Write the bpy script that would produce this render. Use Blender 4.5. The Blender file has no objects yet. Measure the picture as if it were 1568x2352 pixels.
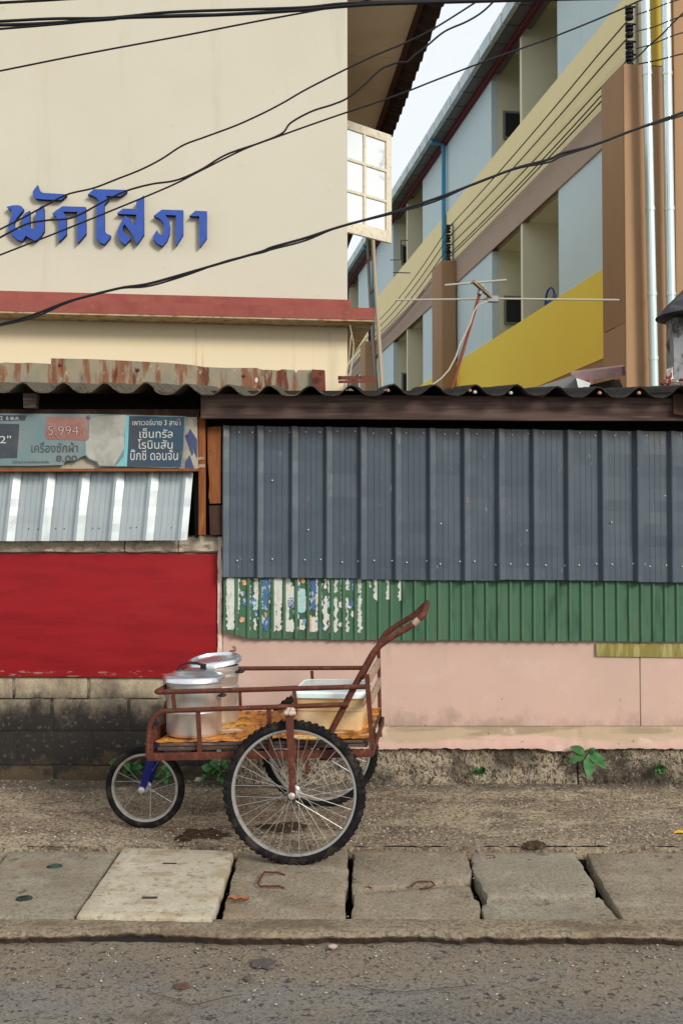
import bpy, math, random
from mathutils import Vector, Matrix, noise
R = math.radians
rnd = random.Random(7)
S = bpy.context.scene

# ------------------------------------------------------------------ camera, world, sun, exposure
F, CX, CY, EYE = 2286.0, 784.0, 1176.0, 1.5
PITCH = math.atan(69 / F)
cam = bpy.data.cameras.new('camera')
cam.sensor_fit = 'VERTICAL'; cam.sensor_height = 36.0; cam.lens = F / 2352 * 36
cam.clip_start = 0.05; cam.clip_end = 600
cam_ob = bpy.data.objects.new('camera', cam)
S.collection.objects.link(cam_ob)
cam_ob.location = (0, 0, EYE); cam_ob.rotation_euler = (math.pi / 2 + PITCH, 0, 0)
S.camera = cam_ob

world = bpy.data.worlds.new('World'); S.world = world; world.use_nodes = True
wn = world.node_tree; wn.nodes.clear()
SUN_EL, SUN_AZ = 28.0, 40.0           # behind the camera, to its right
sky = wn.nodes.new('ShaderNodeTexSky'); sky.sky_type = 'NISHITA'; sky.sun_disc = False
sky.sun_elevation = R(SUN_EL); sky.sun_rotation = R(180 - SUN_AZ); sky.dust_density = 4.0; sky.air_density = 1.0
mixw = wn.nodes.new('ShaderNodeMix'); mixw.data_type = 'RGBA'; mixw.inputs[0].default_value = 0.86
mixw.inputs[7].default_value = (9.3, 9.75, 10.05, 1)    # thin even overcast
bg = wn.nodes.new('ShaderNodeBackground'); bg.inputs[1].default_value = 0.1
wo = wn.nodes.new('ShaderNodeOutputWorld')
wn.links.new(sky.outputs[0], mixw.inputs[6]); wn.links.new(mixw.outputs[2], bg.inputs[0]); wn.links.new(bg.outputs[0], wo.inputs[0])
sun = bpy.data.lights.new('sun', 'SUN'); sun.energy = 2.6; sun.angle = R(17); sun.color = (1, .95, .87)
sun_ob = bpy.data.objects.new('sun', sun); S.collection.objects.link(sun_ob)
sdir = Vector((math.sin(R(SUN_AZ)) * math.cos(R(SUN_EL)), -math.cos(R(SUN_AZ)) * math.cos(R(SUN_EL)), math.sin(R(SUN_EL))))
sun_ob.rotation_euler = sdir.to_track_quat('Z', 'Y').to_euler(); sun_ob.location = sdir * 20
S.view_settings.view_transform = 'Standard'; S.view_settings.look = 'None'
S.view_settings.exposure = 0.15; S.view_settings.gamma = 1; S.view_settings.use_curve_mapping = False

# ------------------------------------------------------------------ geometry helpers
def ray(px, py):
    a, b = (px - CX) / F, (CY - py) / F
    return Vector((a, math.cos(PITCH) - b * math.sin(PITCH), math.sin(PITCH) + b * math.cos(PITCH)))
O = Vector((0, 0, EYE))
def at(px, py, Y):
    d = ray(px, py); return O + d * (Y / d.y)
def hit(px, py, P, N):
    d = ray(px, py); return O + d * ((Vector(P) - O).dot(N) / d.dot(N))
def gr(px, py, z=0.0):
    d = ray(px, py); return O + d * ((z - EYE) / d.z)

class MB:
    def __init__(s): s.v, s.f = [], []
    def add(s, vs, fs):
        n = len(s.v); s.v += [Vector(p) for p in vs]; s.f += [tuple(i + n for i in q) for q in fs]; return s
    def box(s, a, b, M=None):
        (x0, y0, z0), (x1, y1, z1) = a, b
        vs = [Vector(p) for p in ((x0,y0,z0),(x1,y0,z0),(x1,y1,z0),(x0,y1,z0),(x0,y0,z1),(x1,y0,z1),(x1,y1,z1),(x0,y1,z1))]
        if M: vs = [M @ p for p in vs]
        return s.add(vs, [(0,3,2,1),(4,5,6,7),(0,1,5,4),(1,2,6,5),(2,3,7,6),(3,0,4,7)])
    def hexa(s, p):      # eight corners: four of one end, four of the other, same order
        return s.add(p, [(3,2,1,0),(4,5,6,7),(0,1,5,4),(1,2,6,5),(2,3,7,6),(3,0,4,7)])
    def ext(s, poly, d):  # closed polygon extruded by vector d
        n = len(poly); d = Vector(d); p = [Vector(q) for q in poly]
        return s.add(p + [q + d for q in p], [tuple(range(n))[::-1], tuple(range(n, 2*n))] + [(i, (i+1) % n, n + (i+1) % n, n + i) for i in range(n)])
    def tube(s, pts, r, seg=8, closed=False, cap=True):
        pts = [Vector(p) for p in pts]; n = len(pts); rs = r if isinstance(r, (list, tuple)) else [r] * n
        up = None; base = len(s.v)
        for i, p in enumerate(pts):
            a = pts[i-1] if (i or closed) else p; b = pts[(i+1) % n] if (i < n-1 or closed) else p
            t = (b - a).normalized()
            if up is None: up = t.orthogonal().normalized()
            up = (up - t * up.dot(t)).normalized(); w = t.cross(up)
            for k in range(seg):
                q = 2 * math.pi * k / seg; s.v.append(p + (up * math.cos(q) + w * math.sin(q)) * rs[i])
        for i in range(n if closed else n - 1):
            for k in range(seg):
                a = base + i * seg; b = base + ((i + 1) % n) * seg
                s.f.append((a + k, a + (k+1) % seg, b + (k+1) % seg, b + k))
        if cap and not closed:
            s.f.append(tuple(base + k for k in range(seg))[::-1]); s.f.append(tuple(base + (n-1)*seg + k for k in range(seg)))
        return s
    def lathe(s, prof, C=(0,0,0), axis='Z', seg=24, M=None):
        C = Vector(C); base = len(s.v); n = len(prof)
        for k in range(seg):
            q = 2*math.pi*k/seg
            for r, h in prof:
                p = Vector((r*math.cos(q), r*math.sin(q), h)) if axis == 'Z' else Vector((r*math.cos(q), h, r*math.sin(q)))
                if M: p = M @ p
                s.v.append(p + C)
        for k in range(seg):
            a = base + k*n; b = base + ((k+1) % seg)*n
            for i in range(n-1): s.f.append((a+i, b+i, b+i+1, a+i+1))
        return s
    def grid(s, fn, us, vs, thick=None):
        base = len(s.v); nu, nv = len(us), len(vs)
        P = [Vector(fn(u, v)) for v in vs for u in us]; s.v += P
        q = lambda i, j, o=0: base + o + j*nu + i
        for j in range(nv-1):
            for i in range(nu-1): s.f.append((q(i,j), q(i+1,j), q(i+1,j+1), q(i,j+1)))
        if thick:
            o = nu*nv; th = Vector(thick); s.v += [p + th for p in P]
            for j in range(nv-1):
                for i in range(nu-1): s.f.append((q(i,j,o), q(i,j+1,o), q(i+1,j+1,o), q(i+1,j,o)))
            for i in range(nu-1):
                s.f.append((q(i,0), q(i,0,o), q(i+1,0,o), q(i+1,0))); s.f.append((q(i,nv-1), q(i+1,nv-1), q(i+1,nv-1,o), q(i,nv-1,o)))
            for j in range(nv-1):
                s.f.append((q(0,j), q(0,j+1), q(0,j+1,o), q(0,j,o))); s.f.append((q(nu-1,j), q(nu-1,j,o), q(nu-1,j+1,o), q(nu-1,j+1)))
        return s

ORG = {}
def link(o, org, parent):
    S.collection.objects.link(o)
    ORG[o.name] = Vector(org)
    if parent is not None:
        o.parent = parent; o.location = Vector(org) - ORG[parent.name]
    else: o.location = org
def bevel_mesh(me, w, seg=2):
    import bmesh
    bm = bmesh.new(); bm.from_mesh(me)
    bmesh.ops.remove_doubles(bm, verts=bm.verts, dist=1e-6)
    es = [e for e in bm.edges if len(e.link_faces) == 2 and e.calc_face_angle(0) > .5]
    bmesh.ops.bevel(bm, geom=es, offset=w, segments=seg, profile=.6, affect='EDGES', clamp_overlap=True)
    bm.to_mesh(me); bm.free()
def part(name, mb, m, parent=None, smooth=False, org=None, bevel=0, label=None, recalc=True):
    vs = mb.v
    if org is None:
        lo = Vector([min(p[k] for p in vs) for k in range(3)]); hi = Vector([max(p[k] for p in vs) for k in range(3)])
        org = Vector(((lo.x+hi.x)/2, (lo.y+hi.y)/2, lo.z if parent is None else (lo.z+hi.z)/2))
    org = Vector(org)
    me = bpy.data.meshes.new(name); me.from_pydata([tuple(p - org) for p in vs], [], mb.f)
    me.materials.append(m)
    if recalc:
        import bmesh
        bm = bmesh.new(); bm.from_mesh(me); bmesh.ops.recalc_face_normals(bm, faces=bm.faces); bm.to_mesh(me); bm.free()
    if bevel: bevel_mesh(me, bevel)
    if smooth or bevel:
        me.polygons.foreach_set('use_smooth', [True]*len(me.polygons)); me.set_sharp_from_angle(angle=R(38))
    me.update()
    o = bpy.data.objects.new(name, me); link(o, org, parent)
    if label: o['label'] = label
    return o
def thing(name, label, cat, org=(0,0,0), group=None):
    o = bpy.data.objects.new(name, None); o.empty_display_size = .1; link(o, org, None)
    o['label'] = label; o['category'] = cat
    if group: o['group'] = group
    return o
def tag(o, label, cat, group=None, kind=None):
    if label: o['label'] = label
    if cat: o['category'] = cat
    if group: o['group'] = group
    if kind: o['kind'] = kind
    return o
def inst(src, parent, M, name=None):  # a part sharing src's mesh, placed by matrix in the parent's frame
    o = bpy.data.objects.new(name or src.name.split('.')[0], src.data); S.collection.objects.link(o); o.parent = parent
    o.matrix_local = M; return o
def copy_tree(o, parent=None):
    c = o.copy(); S.collection.objects.link(c); c.parent = parent
    for ch in list(o.children): copy_tree(ch, c)
    return c
def fbm(x, y, z=0, o=4): return noise.fractal(Vector((x, y, z)), 1.0, 2.0, o)

# ------------------------------------------------------------------ materials (positions in metres, colours are base colours)
def srgb(r, g, b):
    return tuple(((c/255)/12.92 if c/255 <= .04045 else ((c/255+.055)/1.055)**2.4) for c in (r, g, b))
MATS = {}
ALB = dict(blue_grey_sheet=.86, old_pavement_concrete=1.28, asphalt=.95, worn_concrete=1.12, grey_concrete=1.08, kerb_concrete=1.1, concrete_block=1.2, cream_render=.80, pink_paint=.94, pink_skirting=.90, red_paint=.76, green_sheet=.76, green_sheet_rib_wear=.8, oxide_red_paint=.70, grey_brown_plank=.85, orange_wood=.85, rusting_flashing=.85, galvanised_sheet=.85, rusty_tube=.92, tan_render=.96, faded_blue_vinyl=.8, dark_vinyl=.8, teal_navy_vinyl=.8, bleached_vinyl=.85, faded_red_vinyl=.85, beige_board=.8, blue_sign_paint=.95, torn_white_paper=.92, cream_window_paint=.95)   # overall paint lightness
def M(name, base, rough=.85, metal=0.0, layers=(), bump=None, coat=0, spec=.2, island=0.0):
    """layers: dict(c colour, s scale or 3-vector, lo, hi, a amount, z=(z0,z1) fades from z0 (full) to z1 (none), vor, d detail, r roughness)"""
    k = ALB.get(name, 1.0); base = tuple(c*k for c in base); layers = [dict(l, c=tuple(c*k for c in l['c'])) for l in layers]
    m = bpy.data.materials.new(name); m.use_nodes = True; nt = m.node_tree; N = nt.nodes; L = nt.links
    b = N['Principled BSDF']; b.inputs['Metallic'].default_value = metal; b.inputs['Roughness'].default_value = rough
    b.inputs['Specular IOR Level'].default_value = spec; b.inputs['Coat Weight'].default_value = coat
    geo = N.new('ShaderNodeNewGeometry'); pos = geo.outputs['Position']
    col = N.new('ShaderNodeRGB'); col.outputs[0].default_value = (*base, 1); cur = col.outputs[0]
    if island:
        hs = N.new('ShaderNodeHueSaturation'); oi = N.new('ShaderNodeObjectInfo'); mr = N.new('ShaderNodeMapRange')
        mr.inputs[3].default_value = 1 - island; mr.inputs[4].default_value = 1 + island
        L.new(oi.outputs['Random'], mr.inputs[0]); L.new(mr.outputs[0], hs.inputs['Value']); L.new(cur, hs.inputs['Color']); cur = hs.outputs[0]
    def nz(sc, det=6, rg=.6, vor=False, dist=0):
        mp = N.new('ShaderNodeMapping'); sc = sc if isinstance(sc, (tuple, list)) else (sc,)*3
        mp.inputs['Scale'].default_value = sc; mp.inputs['Location'].default_value = (rnd.random()*9, rnd.random()*9, rnd.random()*9)
        L.new(pos, mp.inputs[0])
        if vor:
            t = N.new('ShaderNodeTexVoronoi'); t.inputs['Scale'].default_value = 1
            if vor == 'edge': t.feature = 'DISTANCE_TO_EDGE'
            L.new(mp.outputs[0], t.inputs['Vector']); return t.outputs['Distance']
        t = N.new('ShaderNodeTexNoise'); t.inputs['Scale'].default_value = 1; t.inputs['Detail'].default_value = det
        t.inputs['Roughness'].default_value = rg; t.inputs['Distortion'].default_value = dist
        L.new(mp.outputs[0], t.inputs['Vector']); return t.outputs['Fac']
    for ly in layers:
        f = nz(ly.get('s', 5), ly.get('d', 6), ly.get('r', .6), ly.get('vor'), ly.get('dist', 0))
        off = f
        if 'z' in ly:
            sp = N.new('ShaderNodeSeparateXYZ'); L.new(pos, sp.inputs[0])
            mz = N.new('ShaderNodeMapRange'); z0, z1 = ly['z']; ax = ly.get('ax', 2)
            mz.inputs[1].default_value = z0; mz.inputs[2].default_value = z1
            mz.inputs[3].default_value = ly.get('za', .35); mz.inputs[4].default_value = -ly.get('zb', .5)
            L.new(sp.outputs[ax], mz.inputs[0])
            ad = N.new('ShaderNodeMath'); ad.operation = 'ADD'; L.new(f, ad.inputs[0]); L.new(mz.outputs[0], ad.inputs[1]); off = ad.outputs[0]
        mr = N.new('ShaderNodeMapRange'); mr.interpolation_type = 'SMOOTHSTEP'
        mr.inputs[1].default_value = ly.get('lo', .5); mr.inputs[2].default_value = ly.get('hi', .7); mr.inputs[3].default_value = 0; mr.inputs[4].default_value = ly.get('a', 1)
        if ly.get('lo', .5) > ly.get('hi', .7):
            mr.interpolation_type = 'LINEAR'
        L.new(off, mr.inputs[0])
        mx = N.new('ShaderNodeMix'); mx.data_type = 'RGBA'; mx.blend_type = ly.get('bl', 'MIX')
        L.new(mr.outputs[0], mx.inputs[0]); L.new(cur, mx.inputs[6]); mx.inputs[7].default_value = (*ly['c'], 1); cur = mx.outputs[2]
    L.new(cur, b.inputs['Base Color'])
    prev = None
    for bp in (bump or []):
        f = nz(bp[0], 8, .65, bp[3] if len(bp) > 3 else False)
        bn = N.new('ShaderNodeBump'); bn.inputs['Strength'].default_value = bp[1]; bn.inputs['Distance'].default_value = bp[2]
        L.new(f, bn.inputs['Height'])
        if prev: L.new(prev, bn.inputs['Normal'])
        prev = bn.outputs[0]
    if prev: L.new(prev, b.inputs['Normal'])
    MATS[name] = m; return m

rusty = (.17,.055,.03)
m_road = M('asphalt', (.175,.162,.142), .9, layers=[
    dict(c=(.125,.115,.10), s=(1.0,2.4,2), lo=.42, hi=.58, a=.85), dict(c=(.22,.165,.105), s=(1.2,3,4), lo=.36, hi=.66, a=.75, z=(3.95,2.9), ax=1, za=.22, zb=.30),
    dict(c=(.23,.215,.195), s=95, lo=.50, hi=.60, a=.65, d=3), dict(c=(.075,.065,.06), s=75, lo=.53, hi=.62, a=.7, d=3), dict(c=(.035,.032,.032), s=34, lo=.61, hi=.66, a=.8, d=2),
    dict(c=(.09,.065,.045), s=3.3, lo=.62, hi=.70, a=.6)], bump=[(60,.5,.006),(8,.4,.02),(160,.4,.003)])
m_walk = M('old_pavement_concrete', (.175,.135,.09), .95, layers=[
    dict(c=(.27,.22,.15), s=(1.3,2.6,3), lo=.47, hi=.56, a=.9), dict(c=(.085,.062,.042), s=(3,5,4), lo=.50, hi=.64, a=.8),
    dict(c=(.34,.30,.235), s=62, lo=.52, hi=.62, a=.65, d=4), dict(c=(.05,.036,.027), s=48, lo=.52, hi=.60, a=.75, d=4),
    dict(c=(.05,.042,.035), s=7, lo=.40, hi=.75, a=.7, z=(6.15,5.8), ax=1, za=.28, zb=.6)], bump=[(70,.7,.008),(22,.5,.02)])
def concrete(n, b, lt, dk, a=.7):
    return M(n, b, .93, layers=[dict(c=lt, s=6, lo=.45, hi=.7, a=a), dict(c=dk, s=3.5, lo=.52, hi=.72, a=a),
        dict(c=dk, s=62, lo=.50, hi=.60, a=.6, d=4), dict(c=lt, s=85, lo=.52, hi=.62, a=.6, d=4), dict(c=(.05,.04,.03), s=12, lo=.60, hi=.70, a=.6), dict(c=(.21,.14,.08), s=2.3, lo=.56, hi=.68, a=.5)], bump=[(75,.7,.009),(18,.5,.014)])
m_slab = concrete('worn_concrete', (.215,.175,.125), (.31,.265,.20), (.115,.09,.062))
m_kerb = M('kerb_concrete', (.22,.175,.12), .93, layers=[dict(c=(.30,.25,.18), s=60, lo=.5, hi=.6, a=.6, d=4), dict(c=(.10,.075,.05), s=50, lo=.50, hi=.60, a=.7, d=4), dict(c=(.12,.085,.055), s=(3,6,4), lo=.48, hi=.62, a=.7), dict(c=(.040,.029,.021), s=16, lo=.38, hi=.60, a=.93, z=(-.026,-.005), za=.30, zb=.5)], bump=[(70,.8,.01),(20,.7,.02)])  # last layer paints the shadow line low on the kerb face
m_slab_grey = concrete('grey_concrete', (.235,.205,.155), (.30,.27,.21), (.14,.11,.08))
m_slab_white = M('pale_concrete', (.42,.375,.285), .9, layers=[dict(c=(.30,.225,.13), s=(5,9,5), lo=.48, hi=.62, a=.75), dict(c=(.50,.46,.37), s=9, lo=.5, hi=.66, a=.7), dict(c=(.20,.15,.09), s=32, lo=.56, hi=.66, a=.7), dict(c=(.24,.19,.13), s=80, lo=.54, hi=.64, a=.5)], bump=[(60,.3,.004)])
m_black = M('drain_dark', (.02,.018,.016), 1)
m_block = M('concrete_block', (.36,.30,.205), .95, island=.08, layers=[
    dict(c=(.25,.20,.14), s=9, lo=.48, hi=.68, a=.7), dict(c=(.46,.41,.32), s=60, lo=.56, hi=.68, a=.5, d=3), dict(c=(.12,.095,.07), s=75, lo=.58, hi=.67, a=.6, d=3),
    dict(c=(.10,.08,.06), s=(5,5,3), lo=.30, hi=.66, a=.8, z=(.40,.85), za=.26, zb=.40), dict(c=(.017,.015,.014), s=(7,7,4), lo=.34, hi=.74, a=.97, z=(.30,.74), za=.34, zb=.42, d=9, r=.72),
    dict(c=(.13,.105,.075), s=34, lo=.58, hi=.68, a=.45), dict(c=(.10,.07,.035), s=5, lo=.50, hi=.66, a=.5, z=(.05,.42), za=.14, zb=.5)], bump=[(80,.7,.006),(24,.4,.01)])
m_mortar = M('mortar', (.22,.185,.14), .95, layers=[dict(c=(.03,.027,.024), s=8, lo=.35, hi=.6, z=(.3,.8), za=.35, zb=.4)], bump=[(70,.8,.006)])
m_rough = M('rubble_foundation', (.38,.31,.22), .95, layers=[dict(c=(.035,.028,.022), s=3, lo=.42, hi=.62, a=.85), dict(c=(.05,.04,.03), s=(26,26,16), lo=.505, hi=.56, a=.9, dist=3),
    dict(c=(.50,.43,.33), s=40, lo=.58, hi=.7, a=.6, dist=2)], bump=[(30,1,.03)])
m_red = M('red_paint', (.33,.013,.018), .7, spec=.15, layers=[dict(c=(.23,.010,.015), s=(2.5,2.5,14), lo=.4, hi=.7, a=.7), dict(c=(.35,.018,.022), s=(2,2,9), lo=.5, hi=.7, a=.6), dict(c=(.45,.30,.25), s=(10,10,60), lo=.70, hi=.74, a=.7, z=(.70,.78), za=.1, zb=.2)], bump=[((3,3,12),.25,.01)])
m_pink = M("pink_paint", (.565,.385,.32), .8, layers=[dict(c=(.51,.36,.29), s=2.2, lo=.42, hi=.66, a=.7), dict(c=(.59,.44,.36), s=5, lo=.5, hi=.7, a=.5), dict(c=(.13,.05,.04), s=38, lo=.70, hi=.735, a=.8, z=(.42,.72), za=.03, zb=.07, d=3), dict(c=(.34,.23,.17), s=(9,9,1.5), lo=.58, hi=.8, a=.45), dict(c=(.30,.22,.16), s=(7,7,5), lo=.42, hi=.70, a=.6, z=(.34,.62), za=.12, zb=.35)], bump=[(30,.15,.005)])
m_skirt = M('pink_skirting', (.56,.37,.30), .85, layers=[dict(c=(.40,.31,.20), s=(1.6,3,9), lo=.38, hi=.58, a=.8, z=(.33,.26), za=.22, zb=.16), dict(c=(.26,.20,.12), s=(2,3,14), lo=.50, hi=.62, a=.7, z=(.34,.25), za=.10, zb=.20), dict(c=(.66,.49,.41), s=6, lo=.56, hi=.7, a=.6), dict(c=(.10,.07,.05), s=30, lo=.64, hi=.72, a=.7)], bump=[(30,.4,.008)])
m_plaster = M('raw_plaster', (.50,.43,.33), .95, layers=[dict(c=(.26,.19,.12), s=14, lo=.5, hi=.68, a=.8), dict(c=(.62,.55,.44), s=30, lo=.55, hi=.7, a=.6), dict(c=(.08,.06,.045), s=22, lo=.62, hi=.70, a=.7)], bump=[(40,1,.02)])
m_edge = M('flaking_edge_plaster', (.66,.52,.43), .9, layers=[dict(c=(.35,.10,.07), s=20, lo=.60, hi=.68, a=.8), dict(c=(.4,.3,.22), s=9, lo=.5, hi=.7, a=.6)], bump=[(30,.8,.01)])
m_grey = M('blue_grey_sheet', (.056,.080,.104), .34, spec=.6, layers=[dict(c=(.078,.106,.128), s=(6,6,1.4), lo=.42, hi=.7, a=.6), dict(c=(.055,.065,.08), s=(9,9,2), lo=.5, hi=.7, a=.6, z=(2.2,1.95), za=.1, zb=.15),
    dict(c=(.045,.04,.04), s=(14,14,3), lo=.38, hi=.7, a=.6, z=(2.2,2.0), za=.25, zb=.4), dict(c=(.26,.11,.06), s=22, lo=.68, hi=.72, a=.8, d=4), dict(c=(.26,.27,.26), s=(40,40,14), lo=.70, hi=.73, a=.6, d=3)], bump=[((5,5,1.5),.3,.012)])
m_green = M('green_sheet', (.070,.165,.095), .55, layers=[dict(c=(.10,.18,.11), s=(10,10,2), lo=.45, hi=.7, a=.6), dict(c=(.03,.075,.045), s=(14,14,3), lo=.5, hi=.7, a=.7), dict(c=(.15,.15,.08), s=(30,30,4), lo=.60, hi=.72, a=.6), dict(c=(.20,.07,.04), s=(45,45,6), lo=.66, hi=.72, a=.7)])
m_greenrib = M('green_sheet_rib_wear', (.075,.10,.06), .7, layers=[dict(c=(.22,.09,.05), s=(20,20,7), lo=.5, hi=.62, a=.8), dict(c=(.05,.13,.07), s=(20,20,5), lo=.5, hi=.6, a=.7)])
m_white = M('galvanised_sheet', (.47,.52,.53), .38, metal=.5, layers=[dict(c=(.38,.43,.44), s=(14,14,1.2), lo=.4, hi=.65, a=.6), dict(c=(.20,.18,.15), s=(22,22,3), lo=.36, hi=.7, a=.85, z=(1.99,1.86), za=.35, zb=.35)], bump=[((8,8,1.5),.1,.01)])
m_screw = M('screw_head', (.55,.55,.50), .5, metal=.4)
m_roof = M('fibre_cement_lichen', (.030,.027,.026), .97, layers=[dict(c=(.115,.098,.068), s=14, lo=.42, hi=.60, a=.85, z=(-.55,.15), ax=0, za=.16, zb=.16), dict(c=(.03,.027,.025), s=18, lo=.5, hi=.64, a=.8), dict(c=(.26,.235,.19), s=55, lo=.64, hi=.7, a=.6)], bump=[(50,1,.012)])
m_plank = M('grey_brown_plank', (.145,.095,.08), .9, layers=[dict(c=(.06,.038,.032), s=(1.5,9,30), lo=.42, hi=.62, a=.8), dict(c=(.25,.19,.155), s=(2,9,45), lo=.55, hi=.7, a=.6), dict(c=(.02,.014,.012), s=(6,6,12), lo=.64, hi=.72, a=.8)], bump=[((3,9,60),.5,.008)])
m_orange = M('orange_wood', (.27,.095,.032), .8, layers=[dict(c=(.20,.06,.02), s=(30,30,3), lo=.45, hi=.65, a=.8), dict(c=(.42,.19,.075), s=(40,40,5), lo=.58, hi=.7, a=.6), dict(c=(.05,.02,.012), s=(12,12,8), lo=.62, hi=.7, a=.8)], bump=[((40,40,4),.4,.005)])
m_darkwood = M('dark_wood', (.055,.03,.02), .9, layers=[dict(c=(.13,.06,.035), s=(20,20,4), lo=.5, hi=.7, a=.7)])
m_shadow = M('shade_black', (.03,.025,.02), 1)  # near-black colour stands for the shade inside the shed and in hollows
m_flash = M('rusting_flashing', (.34,.285,.19), .6, metal=.1, layers=[dict(c=(.25,.24,.19), s=(6,6,6), lo=.45, hi=.65, a=.7), dict(c=(.24,.08,.03), s=(11,11,2.0), lo=.48, hi=.58, a=.85), dict(c=(.13,.03,.017), s=(9,9,1.6), lo=.56, hi=.62, a=.9), dict(c=(.5,.46,.38), s=20, lo=.62, hi=.7, a=.6)], bump=[(14,.3,.01)])
m_rustboard = M('oxide_board', (.15,.045,.03), .8, layers=[dict(c=(.07,.02,.015), s=12, lo=.5, hi=.7)])
m_cream = M('cream_render', (.685,.64,.52), .85, layers=[dict(c=(.655,.60,.475), s=.9, lo=.4, hi=.7, a=.6), dict(c=(.71,.66,.56), s=3, lo=.5, hi=.7, a=.3), dict(c=(.50,.44,.33), s=(5,5,.6), lo=.56, hi=.76, a=.30), dict(c=(.45,.38,.28), s=14, lo=.66, hi=.74, a=.35), dict(c=(.98,.83,.55), s=1, lo=.3, hi=.8, a=.9, z=(3.30,3.50), za=.5, zb=.8), dict(c=(.45,.24,.12), s=(13,13,.45), lo=.60, hi=.72, a=.5, z=(3.30,3.50), za=.0, zb=.8)], bump=[(60,.15,.004)])  # below the ledge: warmer cream, its colour brightened to offset the ledge's shade
m_ledge = M('oxide_red_paint', (.40,.115,.09), .8, layers=[dict(c=(.30,.07,.06), s=4, lo=.45, hi=.7, a=.7), dict(c=(.62,.42,.34), s=(12,12,50), lo=.68, hi=.72, a=.6), dict(c=(.46,.18,.14), s=25, lo=.55, hi=.7, a=.5)], bump=[(30,.25,.005)])
m_under = M('stained_render', (.44,.33,.20), .9, layers=[dict(c=(.20,.12,.06), s=(14,14,14), lo=.48, hi=.62, a=.75), dict(c=(.6,.5,.36), s=7, lo=.5, hi=.7, a=.6)])
m_soffit = M('soffit_board', (.60,.49,.36), .85, layers=[dict(c=(.50,.39,.27), s=1.3, lo=.4, hi=.7, a=.7)])
m_fascia = M('dark_fascia', (.028,.018,.014), .8, layers=[dict(c=(.09,.03,.02), s=8, lo=.55, hi=.7, a=.6)])
m_winframe = M('cream_window_paint', (.70,.65,.52), .6, layers=[dict(c=(.50,.40,.22), s=(20,20,20), lo=.52, hi=.66, a=.7), dict(c=(.25,.15,.07), s=60, lo=.66, hi=.72, a=.7)])
m_blue = M('blue_sign_paint', (.035,.085,.36), .55, layers=[dict(c=(.05,.11,.42), s=12, lo=.45, hi=.7, a=.6)])
m_bside = M('blue_sign_side', (.012,.018,.055), .7)
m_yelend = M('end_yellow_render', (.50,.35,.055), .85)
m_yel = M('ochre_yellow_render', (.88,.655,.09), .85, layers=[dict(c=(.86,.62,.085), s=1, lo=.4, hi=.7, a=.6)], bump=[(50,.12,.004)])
m_pyel = M('pale_yellow_render', (.88,.755,.42), .85, layers=[dict(c=(.62,.50,.27), s=(5,5,.5), lo=.58, hi=.78, a=.4), dict(c=(.86,.73,.40), s=1, lo=.4, hi=.7, a=.6)], bump=[(50,.12,.004)])
m_blw = M('pale_blue_render', (.57,.69,.71), .85, layers=[dict(c=(.42,.50,.50), s=(4,4,.35), lo=.58, hi=.78, a=.4), dict(c=(.54,.66,.685), s=1, lo=.4, hi=.7, a=.6)], bump=[(50,.12,.004)])
m_rec = M('recess_render', (.74,.71,.53), .85, layers=[dict(c=(.71,.68,.50), s=1, lo=.4, hi=.7, a=.6)])
m_tan = M('tan_render', (.37,.225,.125), .85, layers=[dict(c=(.26,.155,.09), s=(7,7,.4), lo=.56, hi=.76, a=.45), dict(c=(.34,.205,.115), s=(3,3,.6), lo=.4, hi=.7, a=.6)], bump=[(50,.12,.004)])
m_beam = M('mushroom_render', (.43,.325,.25), .85, layers=[dict(c=(.40,.30,.23), s=1, lo=.4, hi=.7, a=.6)])
m_gutter = M('pale_blue_gutter', (.55,.64,.65), .5, layers=[dict(c=(.34,.42,.44), s=3, lo=.45, hi=.7, a=.6)])
m_rooff = M('grey_roof_edge', (.16,.17,.17), .8)
m_redline = M('dark_red_trim', (.14,.02,.025), .6)
m_pipe = M('grey_blue_pipe', (.62,.72,.72), .22, metal=.55, layers=[dict(c=(.5,.6,.6), s=(10,10,1), lo=.4, hi=.7, a=.6), dict(c=(.3,.25,.2), s=30, lo=.7, hi=.74, a=.6)])
m_bpipe = M('blue_pvc', (.05,.26,.42), .4)
m_blackp = M('black_rubber_cable', (.012,.012,.016), .55)
m_glassd = M('dark_glass', (.02,.025,.03), .15, spec=.5)
m_alu = M('aluminium_frame', (.28,.29,.28), .45, metal=.5)
m_rust = M('rusty_tube', (.11,.033,.021), .68, metal=.1, layers=[dict(c=(.20,.068,.034), s=22, lo=.50, hi=.66, a=.7), dict(c=(.07,.025,.018), s=35, lo=.52, hi=.64, a=.8), dict(c=(.28,.12,.07), s=90, lo=.60, hi=.68, a=.5)], bump=[(140,.4,.002)])
m_rustlite = M('worn_handle', (.50,.36,.27), .45, metal=.5)
m_tyre = M('dusty_tyre', (.011,.010,.011), .9, spec=.1, layers=[dict(c=(.060,.048,.037), s=14, lo=.46, hi=.68, a=.65)], bump=[(80,.3,.002)])
m_rim = M('dull_steel_rim', (.46,.46,.44), .40, metal=.65, layers=[dict(c=(.26,.22,.17), s=18, lo=.48, hi=.68, a=.7)])
m_chrome = M('spoke_steel', (.50,.49,.46), .4, metal=.6)
m_fork = M('royal_blue_paint', (.006,.012,.14), .45, spec=.25, layers=[dict(c=(.004,.008,.09), s=14, lo=.5, hi=.7, a=.6)])
m_pot = M('dull_aluminium', (.64,.625,.60), .36, metal=.75, layers=[dict(c=(.60,.53,.45), s=5, lo=.42, hi=.68, a=.6), dict(c=(.76,.73,.70), s=(8,8,2), lo=.5, hi=.7, a=.5)], bump=[((6,6,20),.08,.01)])
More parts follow.
